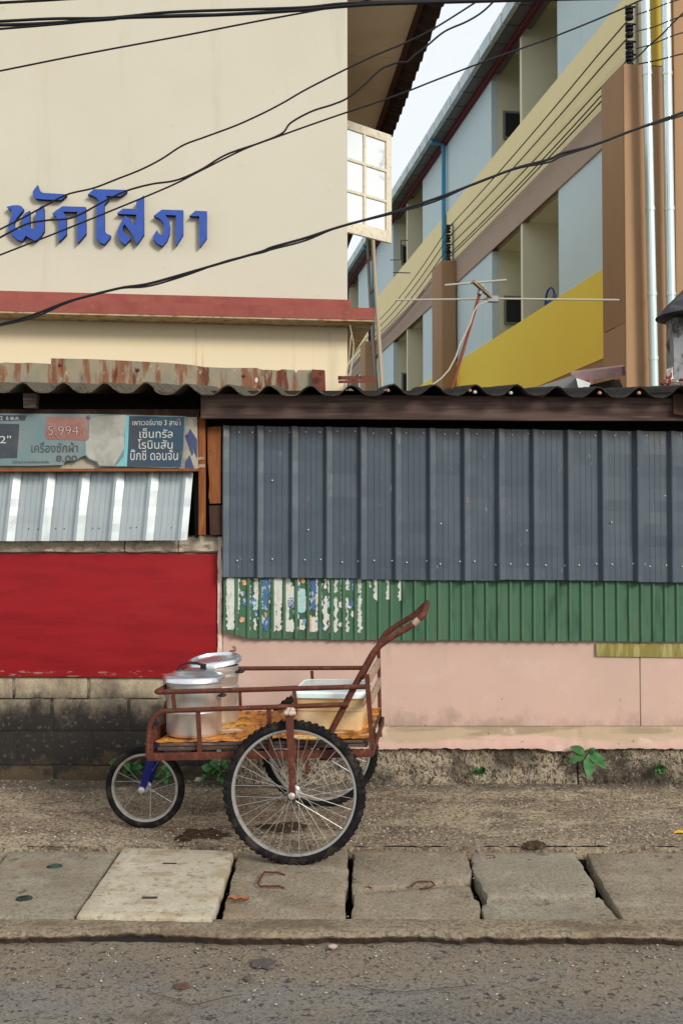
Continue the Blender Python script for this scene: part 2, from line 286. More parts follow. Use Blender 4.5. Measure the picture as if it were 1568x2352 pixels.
m_lid = M('bright_aluminium', (.76,.77,.80), .27, metal=.9, layers=[dict(c=(.55,.55,.57), s=9, lo=.45, hi=.7, a=.5)])
m_handle = M('black_plastic', (.015,.012,.015), .35)
m_mat = M('worn_orange_lino', (.55,.20,.03), .55, layers=[dict(c=(.68,.36,.08), s=5, lo=.48, hi=.60, a=.85), dict(c=(.20,.055,.012), s=(26,9,10), lo=.50, hi=.58, a=.85), dict(c=(.82,.72,.52), s=(4,7,5), lo=.60, hi=.66, a=.85, dist=1.5), dict(c=(.12,.04,.01), s=(14,70,14), lo=.60, hi=.66, a=.8)], bump=[(30,.3,.006)])
m_tubb = M('amber_plastic', (.62,.42,.20), .28, coat=.3, layers=[dict(c=(.70,.56,.36), s=5, lo=.45, hi=.65, a=.8), dict(c=(.52,.25,.06), s=6, lo=.55, hi=.7, a=.7)])
m_tublid = M('milky_blue_lid', (.66,.80,.80), .3, coat=.3, layers=[dict(c=(.80,.84,.82), s=6, lo=.45, hi=.65)])
m_weath = M('weathered_slat', (.36,.25,.18), .85, layers=[dict(c=(.2,.12,.08), s=(30,8,40), lo=.48, hi=.65, a=.7)])
m_deck = M('old_deck_board', (.085,.06,.048), .9, layers=[dict(c=(.24,.18,.14), s=(6,40,60), lo=.56, hi=.68, a=.7), dict(c=(.04,.03,.025), s=(5,20,50), lo=.5, hi=.62, a=.7)])
m_leaf = M('leaf_green', (.045,.135,.04), .5, layers=[dict(c=(.025,.085,.028), s=22, lo=.45, hi=.65, a=.7)], island=.3)
m_leafd = M('dark_leaf', (.022,.065,.02), .55, island=.3, layers=[dict(c=(.05,.16,.05), s=25, lo=.5, hi=.65)])
m_stem = M('plant_stem', (.10,.14,.05), .7)
m_grit = M('mixed_grit', (.33,.28,.21), .9, layers=[dict(c=(.12,.095,.07), s=30, lo=.45, hi=.55, a=.8), dict(c=(.48,.43,.36), s=34, lo=.54, hi=.62, a=.8)])
m_litter = M('dry_leaf', (.20,.085,.04), .8, island=.4)
m_paper = M('torn_white_paper', (.60,.60,.55), .85, layers=[dict(c=(.42,.43,.40), s=(40,40,20), lo=.5, hi=.62, a=.7), dict(c=(.10,.12,.14), s=(90,90,60), lo=.66, hi=.7, a=.6)], bump=[(60,.4,.003)])
m_pblue = M('torn_blue_paper', (.06,.13,.26), .8, layers=[dict(c=(.45,.5,.52), s=(50,50,20), lo=.55, hi=.62, a=.8)])
m_pteal = M('torn_teal_paper', (.30,.50,.50), .8, layers=[dict(c=(.5,.5,.46), s=(50,50,20), lo=.5, hi=.6, a=.8)])
m_porange = M('torn_orange_paper', (.55,.27,.16), .8, layers=[dict(c=(.6,.45,.15), s=40, lo=.5, hi=.6)])
m_wire = M('thin_wire', (.03,.025,.02), .5)
m_cable_w = M('dirty_white_cable', (.50,.45,.36), .6)
m_antenna = M('antenna_aluminium', (.50,.47,.38), .5, metal=.4)
# ------------------------------------------------------------------ ground
def lin(a, b, n): return [a + (b - a) * i / (n - 1) for i in range(n)]
def struct(name, mb, m, smooth=False, kind='structure', parent=None):
    o = part(name, mb, m, parent, smooth)
    if parent is None: o['kind'] = kind
    return o
Y_KERB, Y_SLAB0, Y_SLAB1 = 3.86, gr(700, 2110).y, gr(700, 1949).y
ROAD = -.045
g = MB(); g.add([(-60,-45,-.5),(60,-45,-.5),(60,90,-.5),(-60,90,-.5)], [(0,1,2,3)])
struct('ground', g, m_walk)
g = MB(); g.grid(lambda x, y: (x, y, ROAD + .006*fbm(x*1.3, y*1.3) + .0025*fbm(x*25, y*25, 3, 3) ),
    lin(-3.2, 3.2, 330), lin(1.4, Y_KERB + .04, 150))
struct('road', g, m_road, True)
g = MB(); g.add([(-60,-45,ROAD-.012),(60,-45,ROAD-.012),(60,1.42,ROAD-.012),(-60,1.42,ROAD-.012)], [(0,1,2,3)])
for s in (-1, 1): g.add([(3.18*s,1.40,ROAD-.012),(60*s,1.40,ROAD-.012),(60*s,Y_KERB+.03,ROAD-.012),(3.18*s,Y_KERB+.03,ROAD-.012)], [(0,1,2,3)])
struct('road', g, m_road)
def kerb_edge(x): return Y_KERB + .018*fbm(x*2.2, 5) + .020*fbm(x*8, 8) + .010*fbm(x*26, 2) + (.035 if -1.2 < x < -.55 else 0) * math.sin((x+1.2)/.65*math.pi)
g = MB(); prof = [(-.07, 1), (-.045, 1), (-.025, .85), (-.006, .35), (0, 0)]
def kerb_f(x, j):
    e = kerb_edge(x); z, k = [(-.10,.02),(-.055,.022),(-.035,.010),(-.012,-.002),(.000,.012),(.003,.05),(.002,None)][j]
    y = Y_SLAB0 - .012 + .004*fbm(x*8, 1) if k is None else e + k + .008*fbm(x*30, j*3)
    return (x, y, z + .004*fbm(x*14, j*2, 4))
g.grid(kerb_f, lin(-3.2, 3.2, 420), list(range(7)))
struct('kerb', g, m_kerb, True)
# the pavement behind the drain
def walk_z(x, y):
    z = .004*fbm(x*2, y*2) + .006*fbm(x*16, y*16, 2, 4)
    if -.0 < 1: z += .006*max(0, min(1, (fbm(x*1.6+3, y*2.4, 7)+.1)*3))       # thin broken topping
    return z + .02*max(0, (y-6.0)/.35)
g = MB(); g.grid(lambda x, y: (x, y + (.010*fbm(x*6, 2) if y < Y_SLAB1 + .03 else 0), walk_z(x, y)), lin(-3.2, 4.2, 620), lin(Y_SLAB1 + .024, 6.75, 170))
g.grid(lambda x, z: (x, Y_SLAB1 + .024 + .010*fbm(x*6, 2), z), lin(-3.2, 4.2, 620), [-.3, 0.0])
struct('pavement', g, m_walk, True)
g = MB(); g.box((-60, 6.4, -.3), (60, 60, -.01)); struct('yard_ground', g, m_walk)
g = MB()
for s in (-1, 1):
    a, b = (-60, -3.2) if s < 0 else (4.2, 60)
    g.box((a, Y_SLAB0, -.3), (b, 6.4, -.004))
struct('pavement', g, m_walk)
# drain channel below the slabs
g = MB(); g.box((-3.3, Y_SLAB0-.1, -.45), (4.2, Y_SLAB1+.05, -.40)); g.box((-3.3, Y_SLAB0-.12, -.45), (4.2, Y_SLAB0-.03, -.03)); g.box((-3.3, Y_SLAB1+.02, -.45), (4.2, Y_SLAB1+.10, -.06))
struct('drain_channel', g, m_black)
# drain cover slabs
def slab(corners, m, label, z=0.0, th=.07, rough=.011, holes=None, seedk=0, org=None):
    P = [gr(px, py, z) for px, py in corners]; pts = []
    n = len(P)
    for i in range(n):
        a, b = P[i], P[(i+1) % n]; k = max(2, int((b-a).length/.035)); nn = Vector((-(b-a).y, (b-a).x, 0)).normalized()
        for j in range(k):
            q = a.lerp(b, j/k); w = rough*fbm(q.x*12+seedk, q.y*12, 2) * (1.0 if j else .3); pts.append(q + nn*w)
    c = sum(pts, Vector()) / len(pts); mb = MB(); N_ = len(pts)
    rings = [(1.0, -th), (1.0, -.010), (.992, -.003), (.97, 0), (.8, 0), (.6, 0), (.4, 0), (.2, 0), (.08, 0)]
    tilt = (rnd.uniform(-.006,.006), rnd.uniform(-.006,.006))
    for r_, dz in rings:
        for p in pts:
            q = c + (p - c)*r_
            wz = dz + tilt[0]*(q.x-c.x) + tilt[1]*(q.y-c.y) + (.0018*fbm(q.x*14, q.y*14, seedk) if dz == 0 else 0)
            mb.v.append(Vector((q.x, q.y, z + wz)))
    for a in range(len(rings)-1):
        for i in range(N_): mb.f.append((a*N_+i, a*N_+(i+1)%N_, (a+1)*N_+(i+1)%N_, (a+1)*N_+i))
    mb.f.append(tuple((len(rings)-1)*N_+i for i in range(N_))); mb.f.append(tuple(range(N_))[::-1])
    if org is not None: return part('concrete_slab', mb, m, org, True)
    o = part('drain_cover', mb, m, None, True)
    return tag(o, label, 'drain cover', 'concrete covers over the roadside drain')
def hook(name, pts, r, m, label, cat):
    return tag(part(name, MB().tube([gr(px, py, .002) + Vector((0,0,dz)) for px, py, dz in pts], r, 6), m, None, True), label, cat)
s1 = slab([(-90,2110),(171,2109),(276,1953),(22,1954)], m_slab_grey, 'smooth grey drain cover with two round green lined holes, left of the pale cover', seedk=1, rough=.003)
for px, py in ((126,1989),(56,2063)):
    c = gr(px, py, .003); part('lifting_hole', MB().lathe([(.0,.0),(.027,.0),(.030,.0012),(.033,.0012),(.036,-.002)], c, seg=24), M('hole_green_%d' % px, (.045,.085,.065), .7, layers=[dict(c=(.012,.02,.016), s=20, lo=.4, hi=.6)]), s1, True)
s2 = slab([(177,2100),(487,2107),(537,1953),(284,1947)], m_slab_white, 'pale cream drain cover sitting proud of its neighbours, with two short slots', z=.022, th=.06, seedk=2, rough=.003)
for px, py in ((390,1983),(344,2061)):
    c = gr(px, py, .024)
    part('lifting_slot', MB().box(c+Vector((-.032,-.009,-.004)), c+Vector((.032,.009,.0012))), M('slot_rust_%d' % px, (.05,.035,.03), .9), s2, bevel=.003)
slab([(510,2107),(794,2109),(791,2040),(800,2028),(797,1951),(548,1956)], m_slab, 'grey brown drain cover under the cart wheel with a bent wire handle', seedk=3)
s4 = thing('drain_cover', 'worn drain cover right of the cart wheel, cracked across into two halves', 'drain cover', gr(950,2030), 'concrete covers over the roadside drain')
slab([(810,2041),(838,2043),(868,2038),(935,2032),(1043,2025),(1078,2016),(1083,2005),(1069,1955),(811,1954)], m_slab, '', org=s4, seedk=4)
slab([(808,2115),(1104,2112),(1100,2070),(1088,2064),(1080,2037),(1045,2034),(937,2042),(868,2047),(838,2052),(812,2054)], m_slab, '', org=s4, seedk=5, z=-.004)
s5 = thing('drain_cover', 'chipped drain cover broken lengthwise, with a tilted rear piece and a missing corner', 'drain cover', gr(1230,2030), 'concrete covers over the roadside drain')
slab([(1118,2062),(1200,2058),(1290,2060),(1352,2054),(1366,2040),(1358,2020),(1314,1956),(1082,1958),(1087,2005),(1105,2035)], m_slab_grey, '', org=s5, seedk=6, z=.006)
slab([(1112,2115),(1423,2113),(1376,2060),(1352,2064),(1290,2071),(1200,2069),(1120,2074),(1106,2079)], m_slab_grey, '', org=s5, seedk=7, z=-.003)
slab([(1430,2112),(1760,2112),(1700,1955),(1346,1958),(1368,2005)], m_slab, 'long drain cover at the right edge of the pavement, beyond the broken ones', seedk=8, rough=.006)
slab([(-420,2112),(-96,2110),(16,1956),(-260,1956)], m_slab, 'drain cover cut off by the left edge, before the one with green holes', seedk=9)
hook('wire_handle', [(655,2010,.0),(640,2009,.01),(607,2009,.012),(592,2035,.012),(597,2041,.010),(640,2039,.008),(653,2040,0)], .0045, m_rust, 'bent rusty wire handle lying on the cover under the cart wheel', 'wire handle')
hook('wire_handle', [(945,2036,0),(958,2030,.010),(990,2030,.010),(998,2037,.008),(985,2042,.005),(962,2042,0)], .004, m_rust, 'flat rusty wire loop at the crack between two cover halves', 'wire handle')
hook('wire_handle', [(1108,1970,0),(1118,1967,.004),(1135,1968,.004),(1136,1972,.004),(1118,1974,.003),(1109,1972,0)], .003, m_rust, 'small thin wire loop set in the chipped grey cover', 'wire handle')
hook('bent_nail', [(840,2068-30,0),(846,2038,.004),(852,2040,0)], .003, m_rust, 'tiny rusty nail stub by the crack right of the wheel', 'nail')

for a_, b_ in (((330,2262),(392,2300)),):
    m_crack = M('crack_dirt', (.05,.042,.036), 1)
    for pts in ([(338,2276),(372,2288),(410,2296),(438,2308),(470,2303),(520,2290),(560,2283)], [(800,2260),(860,2272),(930,2279),(1010,2270),(1090,2262)]):
        P = [gr(x, y, ROAD + .0085) for x, y in pts]; mb = MB(); L2 = []
        for p, q in zip(P, P[1:]):
            for j in range(12): u = p.lerp(q, j/12); L2.append(Vector((u.x, u.y + .010*fbm(u.x*14, 3), ROAD + .009)))
        for i in range(len(L2)-1):
            w0, w1 = .0016+.002*rnd.random(), .0016+.002*rnd.random()
            mb.add([L2[i]-Vector((0,w0,0)), L2[i+1]-Vector((0,w1,0)), L2[i+1]+Vector((0,w1,0)), L2[i]+Vector((0,w0,0))], [(0,1,2,3)])
        struct('road_crack', mb, m_crack)
g = MB()
g.box((-3.3, Y_SLAB0, -.3), (-2.32, Y_SLAB1 + .03, -.006)); g.box((2.05, Y_SLAB0, -.3), (4.3, Y_SLAB1 + .03, -.006)); struct('pavement', g, m_slab)
# loose grit and stones (nobody could count them)
def stones(n, region, smin, smax, dens=None):
    mb = MB(); base = [(1,0,0),(-1,0,0),(0,1,0),(0,-1,0),(0,0,1),(0,0,-1)]
    fs = [(0,2,4),(2,1,4),(1,3,4),(3,0,4),(2,0,5),(1,2,5),(3,1,5),(0,3,5)]
    k = 0
    while k < n:
        x, y, z = region()
        if dens and rnd.random() > dens(x, y): continue
        s = smin + (smax - smin)*rnd.random()**3; a = rnd.random()*6.28; ca, sa = math.cos(a), math.sin(a)
        vs = []
        for p in base:
            q = [p[0]*s*rnd.uniform(.6,1.2), p[1]*s*rnd.uniform(.5,1.1), p[2]*s*rnd.uniform(.3,.7)]
            vs.append((x + q[0]*ca - q[1]*sa, y + q[0]*sa + q[1]*ca, z + q[2] + s*.15))
        mb.add(vs, fs); k += 1
    return mb
def reg(x0, x1, y0, y1, zf): return lambda: (lambda x, y: (x, y, zf(x, y)))(rnd.uniform(x0, x1), rnd.uniform(y0, y1))
mb = stones(9000, reg(-2.4, 3.2, Y_SLAB1+.03, 6.25, walk_z), .003, .012, lambda x, y: .25 + .75*max(0, min(1, fbm(x*2, y*3, 1)*2+.3)))
struct('gravel', mb, m_grit, kind='stuff')
mb = stones(1500, reg(-2.0, 2.0, 3.15, 3.86, lambda x, y: ROAD + .002), .002, .009, lambda x, y: ((y-3.1)/.7)**2)
struct('gravel', mb, m_grit, kind='stuff')
mb = stones(900, reg(-2.0, 2.2, Y_SLAB0, Y_SLAB1, lambda x, y: 0.0), .0015, .005)
struct('gravel', mb, m_grit, kind='stuff')
# old stains with shapes of their own, thin dark films on the ground
m_stain = M('dark_oil_stain', (.035,.022,.014), .6, layers=[dict(c=(.09,.06,.04), s=40, lo=.5, hi=.6)])
for px, py, rx, ry, zb_, name in ((470,1919,60,13,'w','stain'),(420,1928,22,7,'w','stain'),(655,1903,52,12,'w','stain'),(1228,1942,26,9,'w','stain'),(606,2216,26,12,'r','stain'),(418,2268,17,6,'r','stain'),(570,2252,9,5,'r','stain')):
    pts = []
    for k in range(40):
        q = 2*math.pi*k/40; s_ = 1 + .45*fbm(math.cos(q)*1.6, math.sin(q)*1.6, px) + .12*fbm(math.cos(q)*6, math.sin(q)*6, px); p = gr(px + rx*s_*math.cos(q), py + ry*s_*math.sin(q), 0 if zb_ == 'w' else ROAD); pts.append(p)
    c = gr(px, py, 0 if zb_ == 'w' else ROAD); mb = MB()
    for r_ in lin(1, .05, 14):
        for p in pts:
            q = c + (p-c)*r_; q.z = (walk_z(q.x, q.y) + .0035 if zb_ == 'w' else ROAD + .0095) - (.006 if r_ == 1 else 0); mb.v.append(q)
    for a in range(13):
        for i in range(40): mb.f.append((a*40+i, a*40+(i+1)%40, (a+1)*40+(i+1)%40, (a+1)*40+i))
    o = part('stain', mb, m_stain if zb_ == 'w' else M('road_stain_%d' % px, (.085,.07,.06) if px != 418 else (.10,.055,.035), .8, layers=[dict(c=(.13,.11,.09), s=45, lo=.5, hi=.6)]), None, True); o['kind'] = 'structure'
# dry leaf litter
mb = MB()
for _ in range(95):
    x, y = rnd.uniform(-2.2, 2.9), rnd.uniform(5.0, 6.2); z = walk_z(x, y) + .006; a = rnd.random()*6.28; l = rnd.uniform(.010,.028); w = l*.4
    c, s_ = math.cos(a), math.sin(a)
    mb.add([(x - l*c, y - l*s_, z), (x + w*s_, y - w*c, z + .004), (x + l*c, y + l*s_, z + .002), (x - w*s_, y + w*c, z + .005)], [(0,1,2,3)])
struct('leaf_litter', mb, m_litter, kind='stuff')
c = gr(1560, 1918); tag(part('fallen_petal', MB().grid(lambda u, v: (c.x + u*.03, c.y + v*.012*(1-u*u*.8), .012+.008*(1-u*u) + .002*v), lin(-1,1,7), lin(-1,1,4), (0,0,-.002)), M('yellow_petal', (.65,.42,.04), .6), None, True), 'yellow fallen petal lying on the pavement at the right edge', 'petal')
c = gr(548, 2073); tag(part('dry_leaf', MB().grid(lambda u, v: (c.x + u*.045, c.y + v*.02*(1-u*u*.7), .012+.012*abs(v)+.004*math.sin(u*7)), lin(-1,1,9), lin(-1,1,5), (0,0,-.0015)), m_litter, None, True), 'curled dry brown leaf on the cover in front of the cart wheel', 'leaf')
c = gr(458, 1797); tag(part('stone', MB().lathe([(0,-.01),(.03,-.006),(.038,.012),(.026,.034),(0,.042)], c, seg=9), M('pale_stone', (.42,.36,.25), .9, layers=[dict(c=(.22,.17,.1), s=30)]), None, True), 'pale brown rounded stone at the foot of the block wall behind the cart', 'stone')
c = gr(764, 2182-5, ROAD+.01); tag(part('pebble', MB().lathe([(0,0),(.016,.002),(.018,.008),(0,.013)], c, seg=8), M('pink_pebble', (.42,.33,.30), .9), None, True), 'pinkish flat pebble on the road in front of the kerb', 'pebble')

# ------------------------------------------------------------------ shed walls
YW = 6.25
ZG = .0
def xz(px, py, Y=YW): p = at(px, py, Y); return p.x, p.z
# concrete block wall on the left
wall = thing('block_wall', 'concrete block wall blackened towards the ground, left of the pink wall', 'wall', (at(250,1800,YW).x, YW, 0))
xr = at(503, 1600, YW).x
mb = MB().box((-3.1, YW+.004, -.1), (xr-.004, YW+.16, at(300,1243,YW).z-.03)); part('mortar_bed', mb, m_mortar, wall)
rows = [(1556,1604,[32,204,378]), (1606,1679,[120,296,470]), (1681,1757,[38,210,385]), (1759,1815,[128,300,472]), (1480,1554,[118,292,468]), (1405,1478,[34,206,380]), (1330,1403,[120,294,470]), (1275,1328,[36,208,380])]
def block(x0, x1, z0, z1, k):
    def f(u, v):
        x = x0 + (x1-x0)*u; z = z0 + (z1-z0)*v
        e = min(u*(x1-x0), (1-u)*(x1-x0), v*(z1-z0), (1-v)*(z1-z0))
        return (x + .003*fbm(z*20, k, 1)*(u in (0,1)), YW - .004 + .0035*fbm(x*16, z*16, k) + (.004 if e < .001 else 0) , z)
    return MB().grid(f, [0,.02,.2,.4,.6,.8,.98,1], [0,.05,.35,.65,.95,1], (0,.06,0))
for ri, (ya, yb, joints) in enumerate(rows):
    z1, z0 = at(250, ya, YW).z, at(250, yb, YW).z
    js = [at(j, 1600, YW).x for j in joints]; pw = js[1] - js[0]
    js = [js[0]-3*pw, js[0]-2*pw, js[0]-pw] + js + [js[-1]+pw]
    for a, b in zip(js, js[1:]):
        a, b = a + .010, min(b - .010, xr)
        if b - a < .05: continue
        part('concrete_block', block(a, b, z0+.002, z1-.002, ri*7+a), m_block, wall, True)
# ragged top course, joint stubs
z0, z1 = at(250,1271,YW).z, at(250,1238,YW).z
for a, b, dz in ((-900,-8,.0),(-4,288,.0),(291,410,.004),(413,508,.022)):
    x0, x1 = at(a,1250,YW).x, at(b,1250,YW).x
    def f(u, v, x0=x0, x1=x1, dz=dz):
        x = x0+(x1-x0)*u
        return (x, YW - .03 - .018*fbm(x*11, v*3, 4) - .008*fbm(x*40, v*9, 2) + (.03 if v in (0,1) else 0), z0 + (z1+dz-z0)*v + .006*fbm(x*9, v*2, 1))
    part('broken_block', MB().grid(f, lin(0,1,max(12,int((x1-x0)/.02))), [0,.12,.3,.5,.7,.88,1], (0,.11,0)), m_plaster, wall, True)
# red board
rp = [at(-700,1272,YW-.03), at(499,1273,YW-.03), at(499,1420,YW-.03), at(500,1556,YW-.03), at(300,1556.5,YW-.03), at(150,1554,YW-.03), at(-700,1552,YW-.03)]
part_red = tag(part('painted_board', MB().ext(rp, (0,.018,0)), m_red, None, bevel=.002), 'plain dark red painted board fixed across the block wall', 'board')
# edge pier between block wall and pink wall
def f(u, v):
    z = at(500,1790,YW).z + (at(500,1233,YW).z - at(500,1790,YW).z)*v; x = at(499,1500,YW-.02).x + (at(512,1500,YW-.02).x - at(499,1500,YW-.02).x)*u
    return (x + .006*fbm(z*14, u*3, 5) + .003*fbm(z*50, u, 1), YW - .045 + (.03 if u in (0,1) else 0) - .004*fbm(z*25, u*4), z)
tag(part('plaster_pier', MB().grid(f, [0,.15,.5,.85,1], lin(0,1,90), (0,.2,0)), m_edge, None, True), 'narrow flaking plaster edge between red board and pink wall', 'pier')
# pink wall
YP = YW - .03
pw_ = thing('pink_wall', 'smooth pink painted wall under the green sheets with a sloping skirting', 'wall', (at(1000,1790,YP).x, YP, 0))
xl, xm, xe = at(511,1600,YP).x, at(1469,1600,YP).x, 3.6
zt, zs0, zs1 = at(900,1440,YP).z, at(900,1667,YP).z, at(900,1718,YP-.05).z
def wallp(x0, x1, k): 
    nx = max(4, int((x1-x0)/.06))
    return MB().grid(lambda x, z: (x, YP + .0025*fbm(x*2, z*2, k) + (.004 if x in (x0, x1) else 0), z), [x0, x0+.004] + lin(x0+.05, x1-.05, nx) + [x1-.004, x1], lin(zs0, zt, 24), (0,.1,0))
part('wall_panel', wallp(xl, xm-.0015, 1), m_pink, pw_, True); part('wall_panel', wallp(xm+.0015, xe, 3), m_pink, pw_, True)
def skirt(u, v):   # sloping skirting, broken lower lip
    x = u; prof = [(0,zs0-.002),(-.012,zs0-.006),(-.045,(zs0+zs1)/2-.006),(-.052,(zs0+zs1)/2-.010),(-.072,zs1+.010),(-.074,zs1+.0),(-.03,zs1-.004)]
    dy, z = prof[v]; jag = .010*fbm(x*7, 3) + .006*fbm(x*26, 5)
    xc = at(1322,1690,YP).x
    if abs(x - xc) < .04 and v < 5: dy += .008*(1-abs(x-xc)/.04)
    if at(1230,1700,YP).x < x < at(1345,1700,YP).x: jag += -.018*math.sin((x-at(1230,1700,YP).x)/(at(1345,1700,YP).x-at(1230,1700,YP).x)*math.pi)
    if v >= 4: z += jag
    return (x, YP + dy + .003*fbm(x*8, v), z)
part('skirting', MB().grid(skirt, lin(xl, xe, 420), list(range(7)), (0,.10,0)), m_skirt, pw_, True)
rs = [xl + .002, at(1322,1750,YP).x, xe]
for k, (a, b) in enumerate(zip(rs, rs[1:])):
    def f(x, v, a=a, b=b):
        z = -.03 + (zs1+.02)*v
        return (x, YP - .035 + (.05 if x in (a, b) else 0) - .02*(1-v) - .016*fbm(x*9, z*9, 3) - .011*fbm(x*34, z*34, 8) - .006*abs(fbm(x*70, z*70, 2, 2)), z)
    part('rubble_course', MB().grid(f, [a, a+.006] + lin(a+.012, b-.012, int((b-a)/.010)) + [b-.006, b], lin(0,1,26), (0,.12,0)), m_rough, pw_, True)
# olive strip peeping under the green sheets at the right
a, b = at(1367,1478,YP-.012), at(1367,1508,YP-.012); c, d = at(1760,1514,YP-.012), at(1760,1480,YP-.012)
tag(part('olive_strip', MB().ext([a,b,at(1470,1509,YP-.012),c,d], (0,.004,0)), M('olive_board', (.22,.19,.05), .8, layers=[dict(c=(.34,.31,.13), s=(40,40,3), lo=.45, hi=.62), dict(c=(.08,.06,.03), s=20, lo=.62, hi=.7)]), None, bevel=.001), 'yellowish olive strip showing under the green sheets at right', 'strip')
# stain marks: rusty bracket stub by the red board
c = at(536,1490,YP-.006); tag(part('rusty_bracket', MB().tube([c+Vector((-.02,0,-.012)), c+Vector((.014,-.004,-.012)), c+Vector((.014,-.004,.006)), c+Vector((.0,0,.016))], .003, 6), m_rust, None, True), 'small rusty wire stub left in the pink wall under the green sheet', 'bracket')

# ------------------------------------------------------------------ corrugated sheets
def rib_profile(pitch, rib, slope, h, minor=()):  # points (x, height towards the viewer) over one pitch, rib first
    p = [(0,0),(slope,h),(slope+rib,h),(2*slope+rib,0)]
    for m_ in minor: p += [(m_*pitch-.006,0),(m_*pitch-.002,.0035),(m_*pitch+.002,.0035),(m_*pitch+.006,0)]
    return p
def corr_sheet(x0, x1, ztop, zbot, Y, prof, pitch, phase, rows_=14, shear=0, lean=0, th=.0012, wav=.004, seed=0, botY=None):
    xs = []; k = math.floor((x0 - phase)/pitch) - 1
    while phase + k*pitch < x1 + pitch:
        xs += [(phase + k*pitch + a, h) for a, h in prof]; k += 1
    xs.sort(); ins = [(a, h) for a, h in xs if x0 + .0005 < a < x1 - .0005]
    def hh(x):
        for (a, h), (b, g_) in zip(xs, xs[1:]):
            if a <= x <= b: return h + (g_-h)*(x-a)/max(b-a, 1e-6)
        return 0
    cols = [(x0, hh(x0))] + ins + [(x1, hh(x1))]
    def f(i, v):
        x, h = cols[int(i)]; z = zbot(x) + (ztop(x)-zbot(x))*v
        y = Y - h - lean*(1-v) + wav*fbm(x*1.5, v*2, seed) + (botY(x, v) if botY else 0)
        return (x + shear*(v-1) , y, z + (.0015*fbm(x*20, seed) if v == 0 else 0))
    return MB().grid(f, list(range(len(cols))), lin(0,1,rows_), (0,th,0)), hh
def zline(pxa, pya, pxb, pyb, Y):
    a, b = at(pxa, pya, Y), at(pxb, pyb, Y)
    return lambda x: a.z + (b.z-a.z)*(x-a.x)/(b.x-a.x)
# grey sheets
YG = YW - .085
gs = thing('grey_cladding', 'blue grey ribbed metal sheets nailed below the long plank', 'cladding', (at(1040,1330,YG).x, YG, at(1040,1330,YG).z))
pt = at(598,1100,YG); pt2 = at(598+78.7,1100,YG); PG = pt2.x - pt.x
profG = [(0,0),(.021,.032),(.028,.034),(.060,.019),(.065,0)] + [q for m_ in (.50,.66,.82) for q in ((m_*PG-.004,0),(m_*PG-.001,.0022),(m_*PG+.001,.0022),(m_*PG+.002,0))]
zt_, zb_ = zline(513,978,1568,992,YG), zline(513,1325,1568,1336,YG)
bounds = [513, 832, 1144, 1462, 1790]; screws = MB()
ph = at(584,1100,YG).x
for k in range(4):
    x0, x1 = at(bounds[k]-(0 if k == 0 else 6),1100,YG).x, at(bounds[k+1],1100,YG).x
    dz = [0,-.006,.002,-.004][k]
    mb, hh = corr_sheet(x0, x1, zt_, lambda x, dz=dz: zb_(x)+dz, YG - .003*k, profG, PG, ph, seed=k*5, wav=.010)
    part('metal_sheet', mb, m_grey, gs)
for row, (pa, pb) in enumerate(((990,1000),(1284,1300),(1160,1175))):
    for k in range(27):
        px = 545 + k*39.2 + rnd.uniform(-6,6)
        if row == 2 and rnd.random() < .75: continue
        py = pa + (pb-pa)*(px-513)/1055 + rnd.uniform(-4,4) + (rnd.uniform(-80,80) if row == 2 else 0)
        c = at(px, py, YG); screws.lathe([(0,-.007),(.0045,-.005),(.006,0),(.006,.003)], c + Vector((0,-(.026 if hh(c.x) > .01 else .002) - .006,0)), 'Y', 7)
o = part('screw_heads', screws, m_screw, gs); o['kind'] = 'stuff'
# green sheets
YE = YW - .058
gn = thing('green_cladding', 'green small ribbed metal sheets below the grey ones, partly under torn posters', 'cladding', (at(1040,1475,YE).x, YE, at(1040,1475,YE).z))
PE = at(627.3,1400,YE).x - at(600,1400,YE).x
profE = [(0,0),(.008,.012),(.012,.0125),(.024,.008),(.027,0)]
zt_ = zline(513,1310,1568,1320,YE)
zb0 = zline(513,1466,1568,1475,YE)
xa = at(513,1440,YE).x
def zbE(x):
    d = x - xa; return zb0(x) + (.055*(1-d/.24)**2.2 if d < .24 else 0) + .003*fbm(x*3, 7)
gb = [514, 754, 1000, 1330, 1790]; phE = at(538,1400,YE).x
for k in range(4):
    x0, x1 = at(gb[k],1400,YE).x, at(gb[k+1]+8,1400,YE).x
    mb, hhE = corr_sheet(x0, x1, zt_, lambda x, k=k: zbE(x) + (0,-.004,0,.003)[k], YE - .0025*(k % 2), profE, PE, phE, rows_=10, seed=k*3+40, wav=.003,
        botY=(lambda x, v: -.02*max(0, 1-(x-xa)/.3)*(1-v)) if k == 0 else None)
    part('metal_sheet', mb, m_green, gn)
